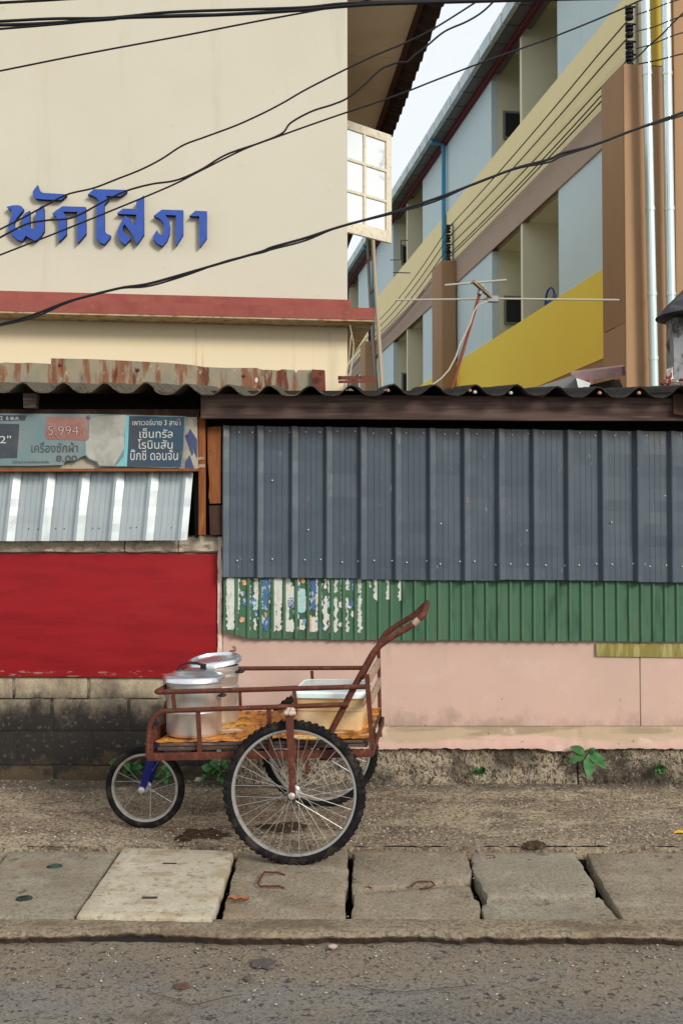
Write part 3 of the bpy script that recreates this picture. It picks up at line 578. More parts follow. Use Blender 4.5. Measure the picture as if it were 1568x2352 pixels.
    # worn edges of the ribs
# torn posters over the green ribs
tp = thing('torn_poster', 'torn remains of white and blue posters stuck to the green ribs', 'poster', (at(660,1450,YE).x, YE-.02, at(660,1450,YE).z))
def scrap(cx0, cx1, cy0, cy1, m, seed, jag=3.2):
    P0 = lambda cx, cy: (470.4 + cx*.325, 1293.6 + cy*.325)
    e_ = (cx1-cx0)*.15; cx0, cx1 = cx0-e_, cx1+e_; n = max(8, int((cy1-cy0)/7)); mb = MB(); prev = None
    for j in range(n+1):
        cy = cy0 + (cy1-cy0)*j/n
        l = cx0 + jag*5*noise.noise(Vector((cy*.045, seed, 0))) + rnd.uniform(-jag, jag)*.9; r = cx1 + jag*5*noise.noise(Vector((cy*.045, seed+9, 0))) + rnd.uniform(-jag, jag)*.9
        if j in (0, n): l, r = l + (cx1-cx0)*.12, r - (cx1-cx0)*.12
        if r - l < 2: r = l + 2
        row = []
        for i in range(9):
            px, py = P0(l + (r-l)*i/8, cy + (rnd.uniform(-5,5) if j in (0, n) else 0)); p = at(px, py, YE)
            row.append(Vector((p.x, YE - hhE(p.x) - .0045 - .02*max(0, 1-(p.x-xa)/.3)*max(0,min(1,(cy-60)/400)) + .003*fbm(p.x*1.5, (cy1-cy)/400, 40) - .001*rnd.random(), p.z)))
        base = len(mb.v); mb.v += row
        if prev is not None:
            for i in range(8): mb.f.append((prev+i, prev+i+1, base+i+1, base+i))
        prev = base
    part('paper_scrap', mb, m, tp)
W_, B_, T_, O_ = m_paper, m_pblue, m_pteal, m_porange
for q in [(160,212,100,300,W_),(164,206,300,468,W_),(226,244,105,330,W_),(222,232,330,470,W_),(305,320,105,478,W_),(352,378,105,260,W_),(345,372,255,330,T_),(350,362,390,470,W_),(386,402,105,480,W_),
          (404,440,110,330,B_),(440,466,104,220,B_),(404,446,380,440,B_),(420,440,440,476,B_),(470,540,104,290,W_),(474,500,290,480,W_),(510,536,290,478,W_),(556,600,104,300,W_),(600,640,160,300,W_),(556,590,300,400,W_),(556,622,400,480,W_),
          (642,664,104,330,W_),(664,706,180,350,T_),(642,656,330,480,W_),(674,704,400,472,W_),(722,738,104,484,W_),(738,752,370,484,O_),(752,784,112,330,B_),(748,782,380,486,W_),(786,796,104,484,W_),(800,824,140,300,W_),(804,816,300,484,W_),(842,860,110,180,W_),(842,862,232,476,W_),
          (876,902,104,260,W_),(876,890,260,380,T_),(872,892,380,410,O_),(878,906,410,488,W_),(914,932,110,488,W_),(958,974,108,180,W_),(962,970,200,330,W_),(950,970,420,450,W_),(1000,1014,104,140,W_),(1000,1012,240,488,W_),(1036,1058,115,200,B_),(1020,1050,268,305,B_),(1083,1103,106,490,W_),
          (1156,1166,120,170,W_),(1196,1230,112,170,W_),(1200,1224,170,262,W_),(1282,1310,112,180,W_),(1286,1306,180,258,W_),(1370,1398,112,180,W_),(1370,1394,175,262,W_),(252,278,380,415,O_),(266,290,120,155,O_),(425,440,350,380,O_),(510,530,368,392,O_),(676,700,104,140,O_),(276,352,246,300,B_),(590,640,240,300,B_)]:
    scrap(*q[:4], q[4], rnd.random()*50)
for _ in range(34):
    cx_, cy_ = rnd.uniform(150, 1060), rnd.uniform(120, 470); scrap(cx_, cx_+rnd.uniform(8,24), cy_, cy_+rnd.uniform(16,60), rnd.choice([W_,W_,W_,T_,B_,O_]), rnd.random()*50)
# white sheet at the left
YF = YW - .06
PF = at(78.7,1150,YF).x - at(0,1150,YF).x
profF = [(0,0),(.007,.034),(.026,.038),(.068,.016),(.072,0)] + [q for m_ in (.50,.66,.82) for q in ((m_*PF-.004,0),(m_*PF-.001,.0022),(m_*PF+.001,.0022),(m_*PF+.002,0))]
zt_, zb_ = zline(0,1068,447,1070,YF), zline(0,1243,447,1241,YF-.03)
ws = thing('white_cladding', 'pale galvanised ribbed sheet leaning outward above the red board', 'cladding', (at(200,1240,YF).x, YF, at(200,1240,YF).z))
x0, x1 = at(-900,1150,YF).x, at(446,1150,YF).x
ph = at(29,1150,YF).x
for k, (a, b) in enumerate(((at(-620,1150,YF).x, at(-290,1150,YF).x), (at(-296,1150,YF).x, at(20,1150,YF).x), (at(14,1150,YF).x, x1))):
    mb, hh = corr_sheet(a, b, zt_, zb_, YF - .002*k, profF, PF, ph, seed=60+k, shear=.030, lean=.05, rows_=10, wav=.005)
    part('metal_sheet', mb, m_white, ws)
sc = MB()
for px, py in [(66,1214),(88,1215),(128,1214),(148,1214),(213,1213),(228,1213),(300,1212),(314,1211),(394,1212),(30,1216)]:
    c = at(px, py, YF-.05); sc.lathe([(0,-.006),(.003,-.004),(.004,0)], c, 'Y', 6)
o = part('screw_heads', sc, M('rusty_screw', (.10,.06,.04), .8), ws); o['kind'] = 'stuff'
# ------------------------------------------------------------------ shed timber, banner, roof
YB = 6.03
def pq(pts, Y, th, **k): return MB().ext([at(px, py, Y) for px, py in pts], (0, th, 0))
beamz = [at(461,904,YB), at(461,961,YB), at(800,962,YB), at(1200,966,YB), at(1568,966,YB), at(2000,970,YB), at(2000,917,YB), at(1568,914,YB)]
tag(part('wooden_beam', MB().ext(beamz, (0,.035,0)), m_plank, None, bevel=.003), 'long weathered brown plank under the roof edge above the grey sheets', 'plank')
fr = thing('shed_frame', 'dark timber inside of the shed seen in the gap under the roof', 'shed frame', (0, 6.9, 0))
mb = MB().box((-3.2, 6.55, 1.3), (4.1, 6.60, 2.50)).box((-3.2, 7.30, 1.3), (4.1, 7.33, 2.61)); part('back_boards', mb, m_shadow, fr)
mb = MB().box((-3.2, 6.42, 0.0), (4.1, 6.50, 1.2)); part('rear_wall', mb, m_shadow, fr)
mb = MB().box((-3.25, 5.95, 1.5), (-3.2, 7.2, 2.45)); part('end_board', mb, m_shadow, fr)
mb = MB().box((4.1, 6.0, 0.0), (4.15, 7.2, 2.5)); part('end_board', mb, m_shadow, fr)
mb = MB().box(at(-600,940,6.12), at(458,958,6.12)+Vector((0,.05,0))); part('rail', mb, m_darkwood, fr)
mb = pq([(53,903),(86,903),(82,936),(54,936)], 6.0, .06); part('rafter_end', mb, m_deck, fr, bevel=.003)
mb = pq([(1545,950),(1545,905),(1600,905),(1600,960)], 6.0, .02); part('beam_end', mb, m_darkwood, fr)
# posts
YO = 6.12
po = thing('door_post', 'thin orange brown wooden post beside the white sheets', 'post', at(462,1229,YO))
part('post', pq([(456,958),(471,958),(471,1229),(456,1229)], YO, .05), m_orange, po, bevel=.003)
part('tie_strip', pq([(453,1050),(470,1049),(471,1056),(454,1057)], YO-.006, .005), m_weath, po); part('tie_strip', pq([(453,1067),(471,1066),(471,1074),(454,1075)], YO-.006, .005), m_weath, po)
pl = [(476,981),(508,979),(508,1100),(507,1156),(482,1157),(479,1140),(481,1110),(477,1060)]
o = tag(part('short_plank', pq(pl, YO+.03, .03), m_orange, None, bevel=.003), 'short split orange plank hanging right of the thin post', 'plank')
tag(part('dark_plank', pq([(480,1161),(512,1160),(513,1229),(482,1229)], YO+.045, .03), m_darkwood, None, bevel=.003), 'dark brown plank stub below the split orange plank', 'plank')
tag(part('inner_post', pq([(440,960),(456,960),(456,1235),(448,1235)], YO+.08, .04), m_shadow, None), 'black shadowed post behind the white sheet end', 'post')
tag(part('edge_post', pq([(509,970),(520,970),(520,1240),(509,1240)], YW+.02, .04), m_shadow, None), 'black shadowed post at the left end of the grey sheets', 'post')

# board with banner
YN = 6.10
bb = thing('backing_board', 'beige printed board behind the tattered banner, blue letter strokes at its right', 'board', at(200,1082,YN))
part('board', pq([(-500,950),(453,958),(455,1077),(-500,1080)], YN, .012), M('beige_board', (.46,.42,.33), .8, layers=[dict(c=(.33,.29,.21), s=9, lo=.48, hi=.68)]), bb)
part('lower_lip', pq([(-500,1077),(456,1076),(456,1082),(-500,1084)], YN-.022, .03), m_orange, bb)
for q in ([(437,985),(453,1010),(453,1053),(443,1030),(430,1000)], [(425,1000),(430,997),(445,1040),(441,1047)], [(426,1060),(436,1045),(446,1076),(425,1076)]):
    part('printed_stroke', pq(q, YN-.003, .002), M('navy_print', (.06,.075,.16), .7), bb)
YT = YN - .03
def wv(x, z): return .006*fbm(x*3, z*4, 9)
def flat(name, pts, dy, m, parent, sub=.03, label=None):   # thin sheet that follows the banner's waves
    P = [at(px, py, YT) for px, py in pts]; out = []
    for i in range(len(P)):
        a, b = P[i], P[(i+1) % len(P)]; k = max(1, int((b-a).length/sub))
        out += [a.lerp(b, j/k) for j in range(k)]
    import bmesh
    bm = bmesh.new(); bm.faces.new([bm.verts.new(p) for p in out]).normal_update(); bmesh.ops.triangulate(bm, faces=bm.faces)
    bmesh.ops.subdivide_edges(bm, edges=[e for e in bm.edges if e.calc_length() > .06], cuts=3)
    bmesh.ops.triangulate(bm, faces=bm.faces)
    bm.verts.index_update()
    mb = MB(); mb.v = [Vector((v.co.x, YT + wv(v.co.x, v.co.z) + dy, v.co.z)) for v in bm.verts]; mb.f = [tuple(v.index for v in f.verts) for f in bm.faces]
    n = len(mb.v); bd = [(e.verts[0].index, e.verts[1].index) for e in bm.edges if e.is_boundary]; fs = list(mb.f)
    mb.v += [p + Vector((0,.0009,0)) for p in mb.v]; mb.f += [tuple(i+n for i in f)[::-1] for f in fs]; mb.f += [(a, b, b+n, a+n) for a, b in bd]
    bm.free()
    return part(name, mb, m, parent, label=label)
bn = thing('banner', 'tattered faded blue shop banner with prices and Thai lettering, torn along its bottom', 'banner', at(200,1075,YT))
def fade(n, b, d): return M(n, b, .6, layers=[dict(c=d, s=5, lo=.42, hi=.66, a=.8), dict(c=(.22,.20,.17), s=30, lo=.62, hi=.70, a=.6)])
m_bn = fade('faded_blue_vinyl', (.185,.27,.285), (.24,.29,.28)); m_bd = fade('dark_vinyl', (.06,.075,.095), (.10,.10,.095)); m_bt = fade('teal_navy_vinyl', (.045,.085,.13), (.07,.08,.09))
m_bw = M('bleached_vinyl', (.42,.42,.37), .6, layers=[dict(c=(.28,.27,.23), s=4, lo=.45, hi=.62, a=.8), dict(c=(.50,.50,.46), s=9, lo=.5, hi=.7, a=.6)]); m_br = fade('faded_red_vinyl', (.32,.15,.13), (.36,.25,.215)); m_bc = fade('cyan_strip', (.16,.42,.46), (.2,.4,.43))
m_prt = M('pale_print', (.50,.52,.48), .7); m_dprt = M('dark_print', (.07,.075,.08), .7); m_rprt = M('red_outline_print', (.13,.04,.04), .7)
flat('sheet', [(-450,948),(0,950),(230,951),(427,956),(424,1030),(418,1074),(395,1075),(300,1072),(228,1071),(222,1062),(205,1055),(196,1046),(186,1050),(178,1056),(150,1060),(146,1068),(70,1070),(-450,1066)], 0, m_bn, bn)
flat('bleached_patch', [(205,962),(228,956),(290,953),(286,1000),(286,1030),(262,1071),(230,1069),(224,1060),(206,1053),(198,1044),(197,1015),(205,1008)], -.0022, m_bw, bn)
flat('cyan_bar', [(288,955),(297,955),(293,1071),(266,1071),(284,1050),(287,1020)], -.0016, m_bc, bn)
flat('dark_block', [(298,956),(424,958),(421,1030),(415,1073),(292,1071)], -.002, m_bt, bn)
flat('price_box', [(108,957),(203,958),(202,1007),(198,1012),(109,1009),(104,1002)], -.0018, m_br, bn)
flat('dark_box', [(-60,972),(45,974),(40,1052),(-60,1054)], -.0018, m_bd, bn)
flat('dark_strip', [(-60,953),(62,954),(58,966),(-60,967)], -.0018, m_bd, bn)
for px, py in ((204,959),(410,965)):
    part('rivet', MB().lathe([(0,-.004),(.009,-.003),(.014,0),(.014,.002)], at(px, py, YT)+Vector((0,-.004,0)), 'Y', 12), M('purple_washer_%d' % px, (.16,.08,.14), .5), bn, True)
def text(s, px, py, hpx, m, parent, wpx=None, off=.004, Y=YT, th=.0006, outline=0, slant=0):
    cu = bpy.data.curves.new('lettering', 'FONT'); cu.body = s; cu.size = 1; cu.align_x = 'LEFT'; cu.extrude = 0; cu.offset = outline; cu.resolution_u = 3; cu.shear = slant
    ob = bpy.data.objects.new('lettering', cu); S.collection.objects.link(ob); bpy.context.view_layer.update()
    me = bpy.data.meshes.new_from_object(ob.evaluated_get(bpy.context.evaluated_depsgraph_get()))
    bpy.data.objects.remove(ob)
    if not len(me.vertices): return None
    vs = [v.co.copy() for v in me.vertices]
    x0, x1 = min(v.x for v in vs), max(v.x for v in vs); y0, y1 = min(v.y for v in vs), max(v.y for v in vs)
    sc_ = hpx/(y1-y0) if hpx else wpx/(x1-x0); sx = (wpx/(x1-x0)) if wpx else sc_
    mb = MB()
    for v in vs:
        p = at(px + (v.x-x0)*sx, py - (v.y-y0)*sc_, Y); mb.v.append(Vector((p.x, Y + (wv(p.x, p.z) if Y == YT else 0) - off, p.z)))
    mb.f = [tuple(f.vertices) for f in me.polygons]
    return part('lettering', mb, m, parent, recalc=False)
text('เซ็นทรัล', 321, 1006, 22, m_prt, bn, 76); text('โรบินสัน', 317, 1031, 22, m_prt, bn, 80); text('บิ๊กซี ดอนจั่น', 300, 1057, 25, m_prt, bn, 109)
text('เพาเวอร์บาย 3 สาขา', 305, 977, 13, m_prt, bn, 110)
text('เครื่องซักผ้า', 73, 1039, 24, m_dprt, bn, 107); text('8,00', 130, 1062, 16, m_dprt, bn, 48); text('5,994.-', 110, 1003, 26, m_rprt, bn, 90, outline=.02, off=.0042); text('5,994.-', 111, 1002.3, 24, M('pale_red_fill', (.46,.36,.31), .7), bn, 88, off=.0050, outline=-.012)
text('2"', 0, 1018, 17, m_prt, bn, 26); text('2  6 พ.ค.', 2, 965, 9, m_prt, bn, 44); text('ไม่รวมราคาขนส่งและติดตั้ง', 30, 1064, 7, m_dprt, bn, 84)

# fibre cement roof
YR, PR = 5.90, at(239.8+94.6,900,5.9).x - at(239.8,900,5.9).x
phR = at(240,880,YR).x
zr = zline(0,901,1568,911,YR)
sheets = thing('shed_roof', 'lichen covered corrugated fibre cement roof edge of the shed', 'roof', (0, 6.6, zr(0)))
def crest(x): return (.5 + .5*math.cos(2*math.pi*(x-phR)/PR))
rb = [-950, -130, 385, 852, 1230, 1570, 2100]
SLOPE = math.tan(R(8.2))
for k in range(6):
    x0, x1 = at(rb[k]-30,900,YR).x, at(rb[k+1]+30,900,YR).x; up = [0,.009,0,.009,.002,.010][k]; off = [0,.01,-.015,0,.012,-.01][k]
    n = int((x1-x0)/.0115)
    def f(x, v, up=up, off=off, k=k):
        y = YR + off + v*1.45 + (.004*fbm(x*30, k, 2) + .008*fbm(x*6, k) if v == 0 else 0)
        bow = .010*math.sin((x-x0)/(x1-x0)*math.pi)
        return (x, y, zr(x) + .060*crest(x)**1.7 + up - bow*.4 + (y-YR)*SLOPE + .003*fbm(x*9, y*9, k) + .0025*fbm(x*40, y*40, 3, 2))
    part('roof_sheet', MB().grid(f, lin(x0, x1, n), [0,.004]+lin(.02,.5,26)+lin(.55,1,10), (0,0,-.008)), m_roof, sheets, True)
# bits lying on the roof edge
for px, py, n_, c_ in [(1078,897,'chip_pink',(.5,.25,.2)),(1090,901,'chip_white',(.6,.58,.5)),(1172,903,'chip_white',(.6,.58,.5)),(1376,903,'chip_pink',(.42,.16,.14)),(1466,903,'chip_pink',(.42,.16,.14)),(890,897,'chip_pink',(.45,.14,.1))]:
    c = at(px, py, YR+.03); tag(part('pebble', MB().lathe([(0,-.010),(.010,-.006),(.013,.002),(.008,.010),(0,.012)], c, seg=7), MATS.get(n_) or M(n_, c_, .9), None, True), {1078:'pinkish chip in the roof valley just right of the antenna pole', 1090:'pale chip beside the pinkish one near the antenna pole', 1172:'pale chip in the roof valley under the middle of the yellow parapet', 1376:'dull red chip in the roof valley below the mauve trough', 1466:'dull red chip on the roof left of the galvanised pipe foot', 890:'reddish chip in the roof valley right of the steel mast'}[px], 'debris', 'bits of debris on the roof edge')
# rusting flashing leaning behind the roof
YL = 7.25
fl = thing('roof_flashing', 'rust streaked flat metal strip standing between shed roof and cream wall', 'flashing', at(370,885,YL))
def rag(pts, a): return pts
tops = [(118,823),(220,825),(300,829),(380,833),(440,838),(470,843),(520,845),(590,845),(605,850),(612,849),(640,851),(648,848),(676,850),(680,856),(684,850),(716,850)]
part('metal_strip', MB().ext([at(px,py,YL) for px,py in tops] + [at(718,905,YL), at(118,905,YL)], (0,.006,0)), m_flash, fl)
tops = [(-500,820),(-60,832),(0,834),(14,832),(40,834),(70,833),(121,836)]
part('metal_strip', MB().ext([at(px,py,YL-.02) for px,py in tops] + [at(121,905,YL-.02), at(-500,905,YL-.02)], (0,.006,0)), m_flash, fl)
for px, py in ((139,838),(317,850),(560,863),(735,854)):
    part('nail_head', MB().lathe([(0,-.01),(.008,-.008),(.014,-.001),(.014,.004)], at(px,py,YL)+Vector((0,-.003,0)), 'Y', 10), m_rustboard, fl, True)
part('hole_patch', MB().lathe([(0,-.001),(.012,-.001),(.012,.001)], at(589,873,YL)+Vector((0,-.002,0)), 'Y', 10, Matrix.Scale(1.6,3,(0,0,1))), m_paper, fl)
tag(part('oxide_board', pq([(716,848),(760-14,850),(748,905),(716,905)], YL-.04, .03), m_rustboard, None, bevel=.003), 'short dark red board at the right end of the rusty strip', 'board')

# ------------------------------------------------------------------ cream building
TH = R(6.1); ex, ey = Vector((math.cos(TH), math.sin(TH), 0)), Vector((-math.sin(TH), math.cos(TH), 0)); UP = Vector((0,0,1))
KC = at(797.5, 700, 8.5); KC.z = 0
def cb(a, b, z): return KC + ex*a + ey*b + UP*z
def cbox(mb, a0, a1, b0, b1, z0, z1): return mb.hexa([cb(a0,b0,z0),cb(a1,b0,z0),cb(a1,b1,z0),cb(a0,b1,z0),cb(a0,b0,z1),cb(a1,b0,z1),cb(a1,b1,z1),cb(a0,b1,z1)])
def cz(px, py, b=0): P = hit(px, py, cb(0,b,0), ey); return P.z
def ca(px, py, b=0): P = hit(px, py, cb(0,b,0), ey); return (P-KC).dot(ex)
cr = thing('cream_building', 'cream rendered house wall with a red ledge and deep eaves, behind the shed', 'building', cb(-4,3,0))
EZ = 7.16
mb = MB(); W0 = -9.0
wl = 5.4; b1 = 5.7
pent = [cb(W0,0,-.3), cb(0,0,-.3), cb(0,0,EZ+.02), cb(-4.5,0,EZ+1.9), cb(W0,0,EZ+.02)]
# front and back gable walls, side wall with a window opening
mb.ext(pent, ey*.2); mb.ext([p + ey*(b1-.2) for p in pent], ey*.2); cbox(mb, W0, W0+.2, .2, b1-.2, -.3, EZ)
A = at(773,267,11.45); wb0 = (A-KC).dot(ey) - .06; wz0, wz1 = at(797,533,11.5).z, at(797,275,11.5).z
cbox(mb, -.2, 0, .2, wb0, -.3, EZ); cbox(mb, -.2, 0, wb0+1.35, b1-.2, -.3, EZ); cbox(mb, -.2, 0, wb0, wb0+1.35, -.3, wz0+.02); cbox(mb, -.2, 0, wb0, wb0+1.35, wz1, EZ)
part('wall', mb, m_cream, cr)
# ledge: red band, slab round the corner
LP = .25
z_bt, z_bm = cz(400,678,-.025), cz(400,703,-LP)
mb = cbox(MB(), W0, .0+.025, -.025, 0, cz(400,706,-.025)-.02, z_bt); cbox(mb, .0, .025, 0, b1, cz(400,706,-.025)-.02, z_bt); part('red_band', mb, m_ledge, cr)
zl0, zl1 = cz(800,737,-LP), cz(800,706,-LP); LA = ca(860,720,-LP)
mb = cbox(MB(), W0-LA, LA, -LP, -.0, zl0+.014, zl1); cbox(mb, 0, LA, 0, b1, zl0+.014, zl1); part('ledge', mb, m_ledge, cr)
mb = cbox(MB(), W0-LA+.004, LA-.004, -LP+.004, 0, zl0, zl0+.0135); cbox(mb, 0, LA-.004, 0, b1-.004, zl0, zl0+.0135); part('ledge_underside', mb, m_under, cr)
for px, py in ((14,0),(24,0),(105,0),(128,0)): pass
# eaves
OV = 1.2; FO = .55; BE = b1 + .35
def cslab(mb, a0, z0, a1, z1, b0_, b1_, th): return mb.hexa([cb(a0,b0_,z0),cb(a1,b0_,z1),cb(a1,b1_,z1),cb(a0,b1_,z0),cb(a0,b0_,z0+th),cb(a1,b0_,z1+th),cb(a1,b1_,z1+th),cb(a0,b1_,z0+th)])
seams = [-FO, 1.6, 2.9, 4.2, BE]
SO = OV - .26
for a, b in zip(seams, seams[1:]): mb = cbox(MB(), .003, SO, a+.004, b-.004, EZ, EZ+.02); part('soffit_panel', mb, m_soffit, cr)
mb = cbox(MB(), W0-.02, SO, -FO, BE, EZ+.022, EZ+.03); part('soffit_backing', mb, m_fascia, cr)
mb = cbox(MB(), SO, SO+.05, -FO, BE, EZ-.05, EZ+.16); part('fascia', mb, M('dark_red_board', (.055,.015,.012), .8), cr)
mb = MB(); n = 46
mb.grid(lambda b, a: cb(SO + .05 + a*(OV-SO-.05), b, EZ - .03 + .02*math.sin(b*26) + (.05 if a == 0 else .0)), lin(-FO, BE, 400), [0,.5,1], (0,0,.03)); part('eave_tiles', mb, m_fascia, cr)
mb = MB(); cslab(mb, OV, EZ+.04, -4.5, EZ+2.1, -FO, BE, .05); cslab(mb, -4.5, EZ+2.1, W0-OV, EZ+.04, -FO, BE, .05); part('roof', mb, m_fascia, cr)
mb = MB(); cbox(mb, SO, OV+.01, BE, BE+.03, EZ-.04, EZ+.12); part('gable_end_board', mb, M('white_cap', (.62,.62,.62), .6), cr)
# wall stain patch, lower on the left
# lower rear wing with its eave
wing = thing('rear_wing', 'low rear wing of the cream house, only its dark eave showing under the window', 'building', cb(-3,10,0))
mb = cbox(MB(), -6, -.02, b1+.05, b1+3.4, -.3, 5.9); part('wall', mb, m_cream, wing)
pe = at(811,538,14.5); ea = (pe-KC).dot(ex)
mb = cbox(MB(), -6.2, ea, b1+.1, b1+3.6, pe.z, pe.z+.09); part('eave', mb, m_fascia, wing)
# open casement window
WA, WB = at(775,267.5,11.42), at(899,312,11.95); WB.z = WA.z
wd = (WB - WA); wd.z = 0; WW = wd.length; wd.normalize(); wn_ = Vector((wd.y, -wd.x, 0)); WH = WA.z - at(775,527,11.42).z
cw = thing('casement_window', 'cream wooden six pane casement window standing open at the corner of the cream house', 'window', WA - UP*WH)
def wbx(mb, u0, u1, v0, v1, t0=0, t1=.04): 
    q = lambda u, v, t: WA + wd*u - UP*v + wn_*(-t)
    return mb.hexa([q(u0,v1,t0),q(u1,v1,t0),q(u1,v1,t1),q(u0,v1,t1),q(u0,v0,t0),q(u1,v0,t0),q(u1,v0,t1),q(u0,v0,t1)])
st = .085; mu = .034; rows_y = [0,.075]; 
part('stile', wbx(MB(), 0, st, 0, WH), m_winframe, cw, bevel=.004); part('stile', wbx(MB(), WW-st, WW, 0, WH), m_winframe, cw, bevel=.004)
part('rail', wbx(MB(), st, WW-st, 0, .10, .002, .038), m_winframe, cw, bevel=.004); part('rail', wbx(MB(), st, WW-st, WH-.14, WH, .002, .038), m_winframe, cw, bevel=.004)
um = (WW)/2; h3 = (WH-.24-2*mu)/3
part('mullion', wbx(MB(), um-mu/2, um+mu/2, .10, WH-.14, .004, .034), m_winframe, cw, bevel=.003)
for r_ in (1, 2):
    v = .10 + r_*h3 + (r_-1)*mu
    for a, b in ((st, um-mu/2), (um+mu/2, WW-st)): part('glazing_bar', wbx(MB(), a, b, v, v+mu, .004, .034), m_winframe, cw, bevel=.003)
m_pane = M('milky_glass', (.93,.925,.90), .06, metal=.75, spec=.9)
for r_ in range(3):
    v = .10 + r_*(h3+mu)
    for a, b in ((st, um-mu/2), (um+mu/2, WW-st)): part('pane', wbx(MB(), a, b, v, v+h3, .020, .025), m_pane, cw)
# blue letters
sg = thing('wall_lettering', 'raised blue Thai letters mounted on the cream wall', 'sign', cb(ca(240,560,-.05), -.03, cz(240,560,-.05)))
LT = [
 [(50,203),(95,192),(135,190),(160,198),(174,215),(170,232),(150,255),(125,285),(108,310),(105,335),(115,355),(135,368),(158,371),(165,355),(166,272),(185,250),(220,230),(222,345),(235,362),(262,368),(264,235),(300,200),(318,190),(325,215),(327,380),(300,420),(262,455),(225,435),(192,415),(165,455),(130,445),(95,415),(70,385),(62,350),(70,315),(88,275),(92,240),(80,222),(60,213)],
 [(280,40),(286,62),(295,85),(318,100),(370,103),(490,110),(492,118),(450,152),(330,148),(265,142),(250,125),(241,95),(258,68)],
 [(385,253),(410,232),(460,198),(632,203),(634,400),(576,468),(570,462),(570,240),(465,238),(490,275),(490,405),(433,462),(430,300),(410,272)],
 [(645,113),(690,72),(935,78),(935,92),(885,125),(778,122),(802,152),(768,185),(770,375),(785,400),(816,412),(812,430),(770,478),(735,465),(710,435),(712,180),(730,160),(710,135),(680,120)],
 [(1058,118),(1060,405),(1010,478),(1003,470),(985,430),(975,410),(940,360),(915,330),(905,350),(903,380),(930,410),(962,425),(960,440),(920,483),(885,455),(868,420),(865,385),(880,340),(905,290),(920,268),(945,280),(975,310),(998,340),(1003,260),(865,255),(862,248),(905,215),(1003,218),(1003,165)],
 [(1130,268),(1190,223),(1348,228),(1348,405),(1298,487),(1293,480),(1293,265),(1215,262),(1245,300),(1252,350),(1248,400),(1230,450),(1195,492),(1160,475),(1130,445),(1125,420),(1155,372),(1170,400),(1195,415),(1205,395),(1208,350),(1200,320),(1175,290),(1150,278)],
 [(1392,270),(1435,232),(1522,235),(1522,430),(1475,495),(1468,485),(1466,272)]]
for L_ in LT:
    P = [hit(x*.3125, 411.6+y*.3125, cb(0,-.055,0), ey) for x, y in L_]
    o = part('letter', MB().ext(P, ey*.045), m_blue, sg)
    o.data.materials.append(m_bside)
    for p in o.data.polygons:
        if abs(p.normal.dot(ey)) < .5: p.material_index = 1
mb = MB()
# ladder like steel mast beside the house
YM = 12.4
la = thing('steel_mast', 'slim leaning steel lattice mast between the two buildings', 'mast', at(858,900,YM))
pa, pb = at(840,480,YM), at(864,905,YM); qa, qb = at(850,480,YM), at(878,905,YM)
part('upright', MB().tube([at(840,480,YM), at(848,650,YM), at(855,780,YM), at(866,900,YM)], .028, 4), M('dark_steel', (.12,.11,.10), .7), la)
part('upright', MB().tube([at(852,480,YM-.05), at(861,650,YM-.05), at(870,780,YM-.05), at(877,900,YM-.05)], .026, 8), M('tan_steel', (.38,.33,.24), .6), la)
for a, b in (((842,605),(856,588)),((850,676),(862,660)),((862,823),(872,810))): part('cross_bar', MB().tube([at(*a,YM), at(*b,YM-.05)], .024, 4), MATS['dark_steel'], la)
tag(part('rusty_rail', MB().tube([at(780,868,8.0), at(862,868,8.9)], .022, 4).tube([at(780,877,8.0), at(862,876,8.9)], .016, 4), m_rustboard, None), 'dark red steel rail low between the buildings above the roof', 'rail')
# thin dead wires hanging at the house corner
mb = MB()
for q in ([(803,745),(812,790),(808,840),(795,880)], [(806,770),(803,800),(800,830),(790,890)], [(812,800),(806,850),(800,890)]): mb.tube([at(x, y, 8.3) for x, y in q], .004, 5)
tag(part('loose_wire', mb, m_cable_w, None, True), 'thin loose wires hanging down the corner of the cream wall', 'wire')
# ------------------------------------------------------------------ apartment building on the right
PH = math.atan(379/F); dv = Vector((-math.sin(PH), math.cos(PH), 0)); iv = Vector((math.cos(PH), math.sin(PH), 0))
C1 = at(1430, 300, 11.9); C1.z = 0
T0 = .30
def ap(s, t, z): return C1 + dv*s + iv*t + UP*z
def abx(mb, s0, s1, t0, t1, z0, z1): return mb.hexa([ap(s0,t0,z0),ap(s0,t1,z0),ap(s1,t1,z0),ap(s1,t0,z0),ap(s0,t0,z1),ap(s0,t1,z1),ap(s1,t1,z1),ap(s1,t0,z1)])
def az(px, py, t=T0): return hit(px, py, ap(0,t,0), iv).z
def as_(px, t=T0, py=500): return (hit(px, py, ap(0,t,0), iv) - C1).dot(dv)
zU1, zU0, zB0, zL1, zL0 = az(1382,55), az(1382,251), az(1382,338), az(1390,613), az(1395,818)
TG = -.06; zE = az(1164,3,TG); H3 = zU1 - zL1
ab = thing('apartment_building', 'three storey apartment block with pale blue walls, yellow parapets and tan pillars', 'building', ap(8,4,0))
PB = 8.33; NB = 5; SE = NB*PB
zG1 = zL0 - (zU0-zB0)     # beam below lower parapet
zC = zB0                    # lower ceiling
zC3 = az(1184.6, 26)        # top floor ceiling
o1, o2, o3 = as_(1278.4,T0,650), as_(1193.9,T0,650), as_(1125.7,T0,650)
